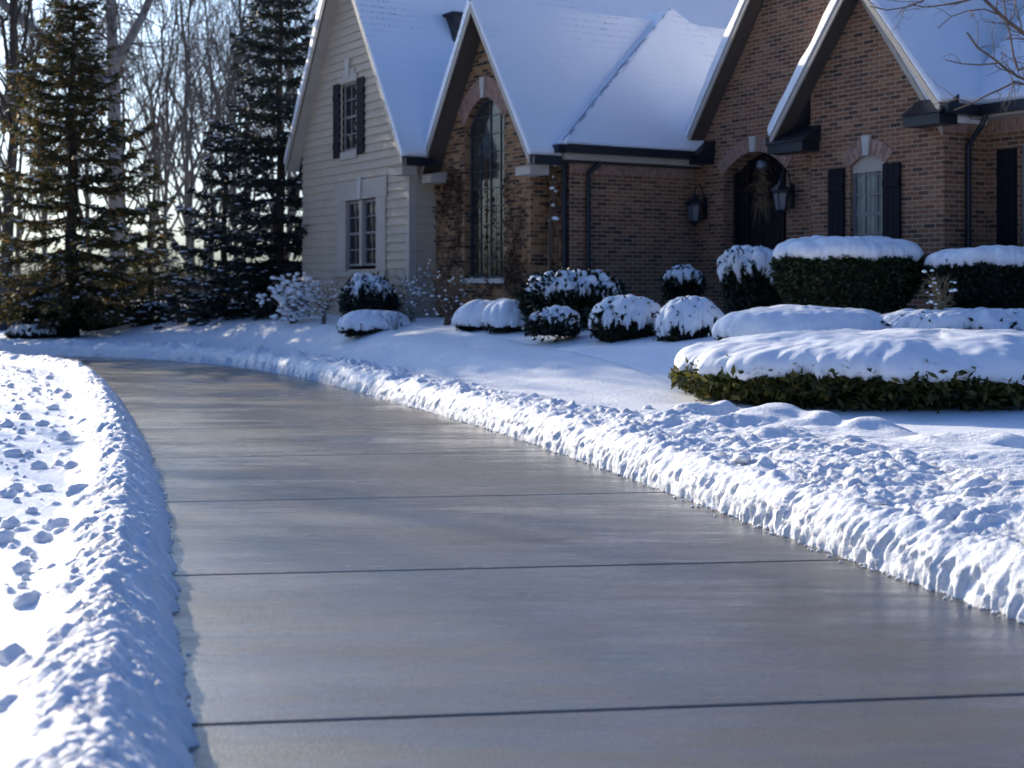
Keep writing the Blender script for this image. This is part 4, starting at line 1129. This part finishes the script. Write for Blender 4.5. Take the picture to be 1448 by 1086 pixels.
for x0 in (X_G + 1.2, X_G + 1.5, X_G + 1.75, X_E + .3, X_E + .5, X_E + .7, X_E + .85): creep(x0, .1, 1.6, 3.4, .012, 0)
s.make('stems', BARK, VN, True)
T = np.array(tips); n = 1700; C = T[rs.integers(0, len(T), n)] + rs.normal(0, .04, (n, 3)) * [1, .2, 1] - [0, .02, 0]
c = Soup(); c.leaves(C, rdir(n) * .042, rdir(n) * .024); c.make('dry_leaves', DRYLEAF, VN)

# ------------------------------------------------------------------ spruces
def spruce(label, px, D, h, rad, z0, mat, bare=.9, seed=0, dens=1.0, snow=500, tr=.17):
    x = W(px, D); T = empty('spruce_tree', (x, D, z0 - .1), label, 'tree', 'spruces beside the cream wing')
    rs = np.random.default_rng(seed)
    s = Soup(); zz = np.linspace(0, h, 14)
    s.tube([(.03 * math.sin(q * 2), .03 * math.cos(q * 1.7), q) for q in zz], tr * (1 - zz / h) ** .8 + .015, 10); s.make('trunk', BARK, T, True)
    br = Soup(); nd = Soup(); sn = Soup(); C = []; A = []; Bv = []; snp = []
    z = bare
    while z < h - .15:
        t = (z - bare) / (h - bare)
        L0 = rad * (1 - t) ** .72 * (1 - .12 * math.exp(-t * 14)) + .06
        nb = int((4.6 + 2.6 * (1 - t)) * dens + rs.uniform(0, 1))
        a0 = rs.uniform(0, 6.28)
        for i in range(nb):
            a = a0 + i * 6.283 / nb + rs.normal(0, .22); L = L0 * rs.uniform(.62, 1.12)
            if rs.uniform() < .08: L *= .5
            up = .40 * t - .10 - .30 * (1 - t) * rs.uniform(.3, 1)
            n = 9; f = np.linspace(0, 1, n)
            hor = np.array([math.cos(a), math.sin(a), 0]); side = np.array([-math.sin(a), math.cos(a), 0])
            bend = rs.normal(0, .08)
            P = hor * (f * L)[:, None] + side * (bend * L * f ** 2)[:, None] + np.array([0, 0, 1]) * (z + L * (up * f - .18 * f * (1 - f) * 1.2 + .16 * f ** 3))[:, None]
            br.segs(P[:-1], P[1:], .022 * (1 - f[:-1]) * min(1, L) + .005, .022 * (1 - f[1:]) * min(1, L) + .004, 4)
            # sprays of twigs
            nt = max(4, int(L / .075))
            for sgn in (-1, 1):
                ff = np.clip(np.linspace(.16, 1, nt) + rs.normal(0, .02, nt), .1, 1)
                b = np.stack([np.interp(ff, f, P[:, k]) for k in range(3)], -1)
                tl = (.13 + .42 * (1 - ff) ** .6 * min(1, L / 1.3)) * rs.uniform(.6, 1.2, nt)
                dv_ = unit(hor[None] * rs.uniform(.5, .95, (nt, 1)) + sgn * side[None] * rs.uniform(.5, 1, (nt, 1)) + np.array([0, 0, 1])[None] * rs.normal(-.25, .22, (nt, 1)))
                e = b + dv_ * tl[:, None]
                br.segs(b, e, .005, .002, 3)
                k3 = 4
                for j in range(k3):
                    fr = (j + .6) / k3
                    cpos = b + dv_ * (tl * fr)[:, None] + rs.normal(0, .012, (nt, 3))
                    dj = unit(dv_ + rs.normal(0, .42, (nt, 3))); 
                    C.append(cpos); A.append(dj * (.11 * rs.uniform(.7, 1.3, nt))[:, None]); Bv.append(unit(np.cross(dj, rs.normal(0, 1, (nt, 3)))) * .024)
                m = rs.uniform(0, 1, nt) < .22
                snp += list((b + dv_ * (tl * .6)[:, None])[m])
            m = rs.uniform(0, 1, n) < .55
            snp += list(P[m & (f > .3)])
        z += rs.uniform(.19, .36) * (1 + .6 * t) if t < .75 else rs.uniform(.22, .34)
    br.make('branches', BARK, T)
    nd.leaves(np.vstack(C), np.vstack(A), np.vstack(Bv)); nd.make('needles', mat, T)
    snp = np.array(snp); idx = rs.choice(len(snp), min(snow, len(snp)), replace=False)
    for k, q in enumerate(snp[idx]):
        rr = rs.uniform(.016, .05) ; ang = math.atan2(q[1], q[0]); V = lumpy(IV1, 1.4, .45, k % 11) * [rr * 2.6, rr, rr * .5]
        V = np.stack([V[:, 0] * math.cos(ang) - V[:, 1] * math.sin(ang), V[:, 0] * math.sin(ang) + V[:, 1] * math.cos(ang), V[:, 2]], -1)
        sn.add(V + q + [0, 0, .02], IF1)
    tag(sn.make('snow', SOFT, T, True), kind='stuff')
    return T
spruce('tall open spruce with rusty backlit lower boughs standing at far left', 102, 34, 8.6, 3.0, .34, NEEDLE, .95, 3, 1.3, 1300)
spruce('dense dark spruce with visible trunk right beside the cream wing', 396, 32.2, 9.2, 2.1, .5, NEEDLE2, .5, 5, 1.3, 900, .13)
spruce('shorter snow flecked spruce left of the dense dark spruce', 318, 33.5, 5.3, 1.6, .42, NEEDLE2, .2, 7, 1.2, 700, .09)
spruce('half hidden rusty backlit spruce standing behind between the other spruces', 212, 38.5, 3.4, 1.7, .36, NEEDLE, .4, 9, .9, 250, .10)

# ------------------------------------------------------------------ bare trees behind
def bare_tree_mesh(h, seed, tr=.16, spread=1.0, lev=5, upright=.5):
    rs = np.random.default_rng(seed); tk = Soup(); P0 = []; P1 = []; r0 = []; r1 = []
    def limb(p, d, L, r, l):
        n = 5 if l < 3 else 3
        pts = [p]; dd = d
        for k in range(n):
            dd = unit(dd + rs.normal(0, .13, 3) + [0, 0, .05]); pts.append(pts[-1] + dd * L / n)
        rad = np.linspace(r, r * .55, n + 1)
        if l == 0: pass
        for k in range(n): P0.append(pts[k]); P1.append(pts[k + 1]); r0.append(rad[k]); r1.append(rad[k + 1])
        if l >= lev or r < .003: return
        nc = {0: 5, 1: 4, 2: 4, 3: 3, 4: 2}.get(l, 2)
        for c in range(nc):
            f = rs.uniform(.35, 1) if l else rs.uniform(.22, 1)
            i = min(n - 1, int(f * n)); b = pts[i] + (pts[i + 1] - pts[i]) * (f * n - i)
            side = unit(np.cross(dd, rs.normal(0, 1, 3)))
            nd = unit(dd * upright + side * rs.uniform(.45, .95) * spread + [0, 0, .25])
            limb(b, nd, L * rs.uniform(.45, .68) * (1.1 - .3 * f), r * (.62 - .25 * f), l + 1)
    tp = [np.array([0., 0, 0])]
    for k in range(8): tp.append(tp[-1] + unit(np.array([rs.normal(0, .05), rs.normal(0, .05), 1])) * h * .62 / 8)
    tk.tube(tp, np.linspace(tr, tr * .5, 9), 9)
    for c in range(9):
        f = rs.uniform(.3, 1); i = min(7, int(f * 8)); a = rs.uniform(0, 6.28)
        limb(tp[i], unit(np.array([math.cos(a) * .6 * spread, math.sin(a) * .6 * spread, 1])), h * rs.uniform(.3, .5), tr * (.6 - .3 * f), 1)
    limb(tp[-1], np.array([0, 0, 1.]), h * .38, tr * .48, 1)
    cr_ = Soup(); r0 = np.array(r0); r1 = np.array(r1)
    cr_.segs(np.array(P0), np.array(P1), np.maximum(r0, .0045), np.maximum(r1, .0035), 4)
    return tk, cr_
def bare_tree(label, px, D, h, seed, tr, mat, rz=0, group=None, spread=1.0, lev=5, upright=.5, z0=.3):
    tk, c = bare_tree_mesh(h, seed, tr, spread, lev, upright)
    T = empty('bare_tree', (W(px, D), D, z0 - .1), label, 'tree', group, rz)
    tk.make('trunk', mat, T, True); c.make('crown', mat, T)
    return T
grp = 'bare trees behind the spruces'
LB = 'slender bare tree in the leafless thicket behind the spruces'
p1 = bare_tree(LB, 268, 47, 13, 21, .11, TWIG, 0, grp, .75, 5, .75)
p2 = bare_tree(LB, 350, 50, 14, 22, .12, TWIG, 0, grp, .7, 5, .8)
p3 = bare_tree(LB, 215, 55, 13, 23, .11, TWIG, 0, grp, .9, 5, .6)
for i, (px, D, a, sc) in enumerate([(305, 52, 1.0, 1.0), (432, 49, 2.0, .95), (62, 52, 3.1, 1.0), (-20, 48, .5, 1.05), (125, 60, 4, 1.1), (240, 62, 5, 1.1), (385, 64, 2.6, 1.15), (290, 43, .3, .45), (20, 43, 4.1, .45), (180, 54, 1.3, 1.0), (330, 58, 3.3, 1.05), (95, 57, 2.4, 1.0), (270, 56, 5.6, 1.0), (410, 55, .2, 1.0)]):
    o = copy_tree((p1, p2, p3)[i % 3]); o.location = (W(px, D), D, .2); o.rotation_euler = (0, 0, a); o.scale = (sc, sc, sc)
# pale forked tree
PT = empty('bare_tree', (W(168, 42), 42, .25), 'thick pale barked tree forking high behind the left spruce', 'tree')
s = Soup(); k = 42 / F_PX
def pp_(px, py, dy=0): return ((px - 168) * k, dy, CAMH - .25 + (HY - py) * k)
s.tube([(0, 0, -.2), (0, 0, 1.5), pp_(164, 300), pp_(162, 180), pp_(160, 90), pp_(158, 40), pp_(155, -60), pp_(150, -160)], np.linspace(.27, .11, 8), 12)
s.tube([pp_(162, 95), pp_(178, 60, .2), pp_(196, 20, .4), pp_(214, -30, .6), pp_(225, -100, .7)], np.linspace(.16, .09, 5), 9)
s.tube([pp_(163, 125), pp_(110, 85, -.3), pp_(80, 68, -.5), pp_(40, 32, -.8), pp_(5, 0, -1.0), pp_(-40, -40, -1.2)], np.linspace(.19, .12, 6), 9)
s.make('trunk', PALEB, PT, True)
P0 = []; P1 = []; q0 = []
rs = np.random.default_rng(77)
for b in [pp_(40, 32, -.8), pp_(5, 0, -1), pp_(80, 68, -.5), pp_(196, 20, .4), pp_(160, 60), pp_(214, -30, .6), pp_(156, -40), pp_(155, -90), pp_(178, 60, .2), pp_(110, 85, -.3)]:
    for j in range(7):
        p = np.array(b); d = unit(rs.normal(0, 1, 3) + [0, 0, .8]); r = .03
        for m in range(7):
            d = unit(d + rs.normal(0, .25, 3) + [0, 0, .03]); e = p + d * .32; P0.append(p); P1.append(e); q0.append(r)
            for z_ in range(2):
                d2 = unit(d + rs.normal(0, .7, 3)); e2 = e + d2 * rs.uniform(.25, .6); P0.append(e); P1.append(e2); q0.append(r * .45)
                e3 = e2 + unit(d2 + rs.normal(0, .5, 3)) * .3; P0.append(e2); P1.append(e3); q0.append(r * .25)
            p = e; r *= .78
s = Soup(); q0 = np.array(q0); s.segs(P0, P1, np.maximum(q0, .006), np.maximum(q0 * .75, .004), 4); s.make('crown', TWIG, PT)
bare_tree('dark leaning bare tree trunk at the far left edge', 8, 40, 12, 31, .2, BARK, .6, None, .9, 3, .6)

# low far thicket
n = 5200; P0 = np.stack([rng.uniform(-46, 4, n), rng.uniform(56, 72, n), rng.uniform(-.2, 1.2, n)], -1)
d = unit(np.stack([rng.normal(0, .45, n), rng.normal(0, .4, n), np.abs(rng.normal(1, .3, n))], -1)) * rng.uniform(.6, 2.6, (n, 1))
s = Soup(); s.segs(P0, P0 + d, .03, .008, 3)
d2 = unit(d + rng.normal(0, .6, (n, 3))) * rng.uniform(.4, 1.0, (n, 1)); s.segs(P0 + d * .5, P0 + d * .5 + d2, .014, .005, 3)
tag(s.make('far_thicket', BARK), 'low brown thicket far behind the trees', 'thicket', kind='stuff')
# unseen trees added left of the view for shadow streaks and window reflections
for i, (x, y, a, sc) in enumerate([(-19.5, 43.5, 2.7, .9), (-21, 35.5, 4.2, 1.0), (-15.6, 45, 5.5, .8), (-24, 6, .4, .9), (-30, 14, 2.2, 1.0), (-36, 2, 1.1, 1.1), (-27, -6, 3.3, .95), (-40, 12, 5.0, 1.0)]):
    o = copy_tree((p1, p2, p3)[i % 3]); o.location = (x, y, .1); o.rotation_euler = (0, 0, a); o.scale = (sc, sc, sc)
# fence far left
fn = Soup()
for i in range(26): fn.box(i * .16, i * .16 + .15, 0, .025, -.3, 1.25 + .03 * math.sin(i * 2.1))
FN = empty('board_fence', (W(-90, 39.5), 39.5, .3), 'dark blue grey board fence glimpsed below the spruce at far left', 'fence')
fn.make('boards', FENCE, FN)
f2 = Soup(); f2.box(-.1, 4.3, .026, .08, .05, .15); f2.box(-.1, 4.3, .026, .08, .95, 1.05); f2.make('rail', FENCE, FN)

# ------------------------------------------------------------------ bare tree at the right whose branches reach into the picture
BT = empty('bare_tree', (W(1640, 17.5), 17.5, .85), 'bare tree at the right edge with thin branches reaching across the roof', 'tree')
k = 17.5 / F_PX
def bp(px, py, dy=0): return np.array([(px - 1640) * (17.5 + dy) / F_PX, dy, CAMH - .85 + (HY - py) * (17.5 + dy) / F_PX])
tk = Soup(); tk.tube([bp(1640, 520), bp(1638, 400), bp(1636, 300), bp(1632, 220), bp(1628, 120), bp(1620, 0), bp(1610, -150)], np.linspace(.13, .06, 7), 10)
tk.make('trunk', TWIG, BT, True)
limbs = [([(1630, 190, 0), (1540, 120, -.3), (1448, 65, -.5), (1405, 40, -.6), (1370, 14, -.7), (1345, -6, -.8), (1300, -30, -.9)], .028),
         ([(1630, 220, 0), (1530, 150, -.2), (1448, 122, -.4), (1410, 103, -.4), (1384, 88, -.5), (1362, 72, -.5), (1348, 64, -.5), (1335, 48, -.6), (1331, 42, -.6)], .02),
         ([(1632, 235, 0), (1530, 160, .1), (1448, 117, 0), (1405, 128, -.1), (1365, 146, -.2), (1345, 152, -.2), (1333, 158, -.2)], .016),
         ([(1540, 120, -.3), (1460, 90, -.2), (1440, 100, 0), (1428, 50, 0), (1420, 10, 0), (1412, -20, 0)], .013),
         ([(1448, 65, -.5), (1380, 18, -.5), (1350, 15, -.5), (1325, 20, -.5), (1300, 40, -.5), (1285, 48, -.5)], .010),
         ([(1384, 88, -.5), (1350, 92, -.4), (1320, 85, -.3), (1316, 84, -.3)], .008),
         ([(1345, -6, -.8), (1300, 5, -.8), (1270, 10, -.7), (1235, 2, -.7)], .010),
         ([(1300, -30, -.9), (1250, 5, -.8), (1215, 14, -.7), (1198, 8, -.6), (1190, 10, -.6)], .009),
         ([(1365, 146, -.2), (1348, 140, -.2), (1320, 148, -.2), (1305, 158, -.2)], .006)]
P0 = []; P1 = []; q0 = []; q1 = []; rs = np.random.default_rng(5)
for pts, r in limbs:
    P = np.array([bp(*q) for q in pts]); n = len(P)
    Q, _s = spline(P, .05); Q = Q[::4]; Q = Q + rs.normal(0, .006, Q.shape)
    rad = np.linspace(r * 1.5, max(.006, r * .6), len(Q))
    P0 += list(Q[:-1]); P1 += list(Q[1:]); q0 += list(rad[:-1]); q1 += list(rad[1:])
    for j in range(int(len(Q) * .85)):
        i = rs.integers(len(Q) // 6, len(Q) - 1); p = Q[i]; d = unit(unit(Q[min(i + 1, len(Q) - 1)] - Q[i - 1]) * .7 + rs.normal(0, .8, 3) + [-.2, 0, .25]); rr = max(.0048, rad[i] * .42)
        for m in range(rs.integers(3, 7)):
            d = unit(d + rs.normal(0, .22, 3)); e = p + d * rs.uniform(.07, .14); P0.append(p); P1.append(e); q0.append(rr); q1.append(rr * .85)
            if rs.uniform() < .7:
                e2 = e + unit(d + rs.normal(0, .7, 3)) * rs.uniform(.06, .2); P0.append(e); P1.append(e2); q0.append(rr * .6); q1.append(rr * .4)
            p = e; rr *= .85
s = Soup(); s.segs(P0, P1, np.array(q0), np.array(q1), 5); s.make('branches', REDTW, BT, True)

# ------------------------------------------------------------------ camera, sun, sky
cam = bpy.data.cameras.new('camera'); co = bpy.data.objects.new('camera', cam); COL.objects.link(co)
co.location = (0, 0, CAMH); co.rotation_euler = (R(90), 0, 0)
cam.sensor_width = 36; cam.lens = 36 * F_PX / 1448; cam.shift_y = -(543 - HY) / 1448
cam.clip_end = 2000; cam.dof.use_dof = True; cam.dof.focus_distance = 10.5; cam.dof.aperture_fstop = 2.3
S.camera = co
AZ, EL = R(36.5), R(20)          # sun: degrees left of straight ahead, height
sd = np.array([-math.sin(AZ) * math.cos(EL), math.cos(AZ) * math.cos(EL), math.sin(EL)])
sl = bpy.data.lights.new('sun', 'SUN'); sl.energy = 5.0; sl.angle = R(.5); sl.color = (1, .87, .68)
so = bpy.data.objects.new('sun', sl); COL.objects.link(so)
so.rotation_euler = Vector(sd).to_track_quat('Z', 'Y').to_euler()
wd = bpy.data.worlds.new('World'); S.world = wd; wd.use_nodes = True
nt = wd.node_tree; bg = nt.nodes['Background']
sky = nt.nodes.new('ShaderNodeTexSky'); sky.sky_type = 'NISHITA'; sky.sun_disc = False
sky.sun_elevation = EL; sky.sun_rotation = -AZ; sky.air_density = 1.0; sky.dust_density = 4.5; sky.ozone_density = 4.0
mx = nt.nodes.new('ShaderNodeMix'); mx.data_type = 'RGBA'; mx.blend_type = 'MULTIPLY'; mx.inputs[0].default_value = 1
mx.inputs[7].default_value = (.70, .965, 1.40, 1)      # the cold blue of a clear winter sky
nt.links.new(sky.outputs[0], mx.inputs[6]); nt.links.new(mx.outputs[2], bg.inputs[0]); bg.inputs[1].default_value = .115
S.view_settings.view_transform = 'Standard'; S.view_settings.look = 'None'; S.view_settings.exposure = .33; S.view_settings.gamma = 1
S.cycles.use_denoising = True
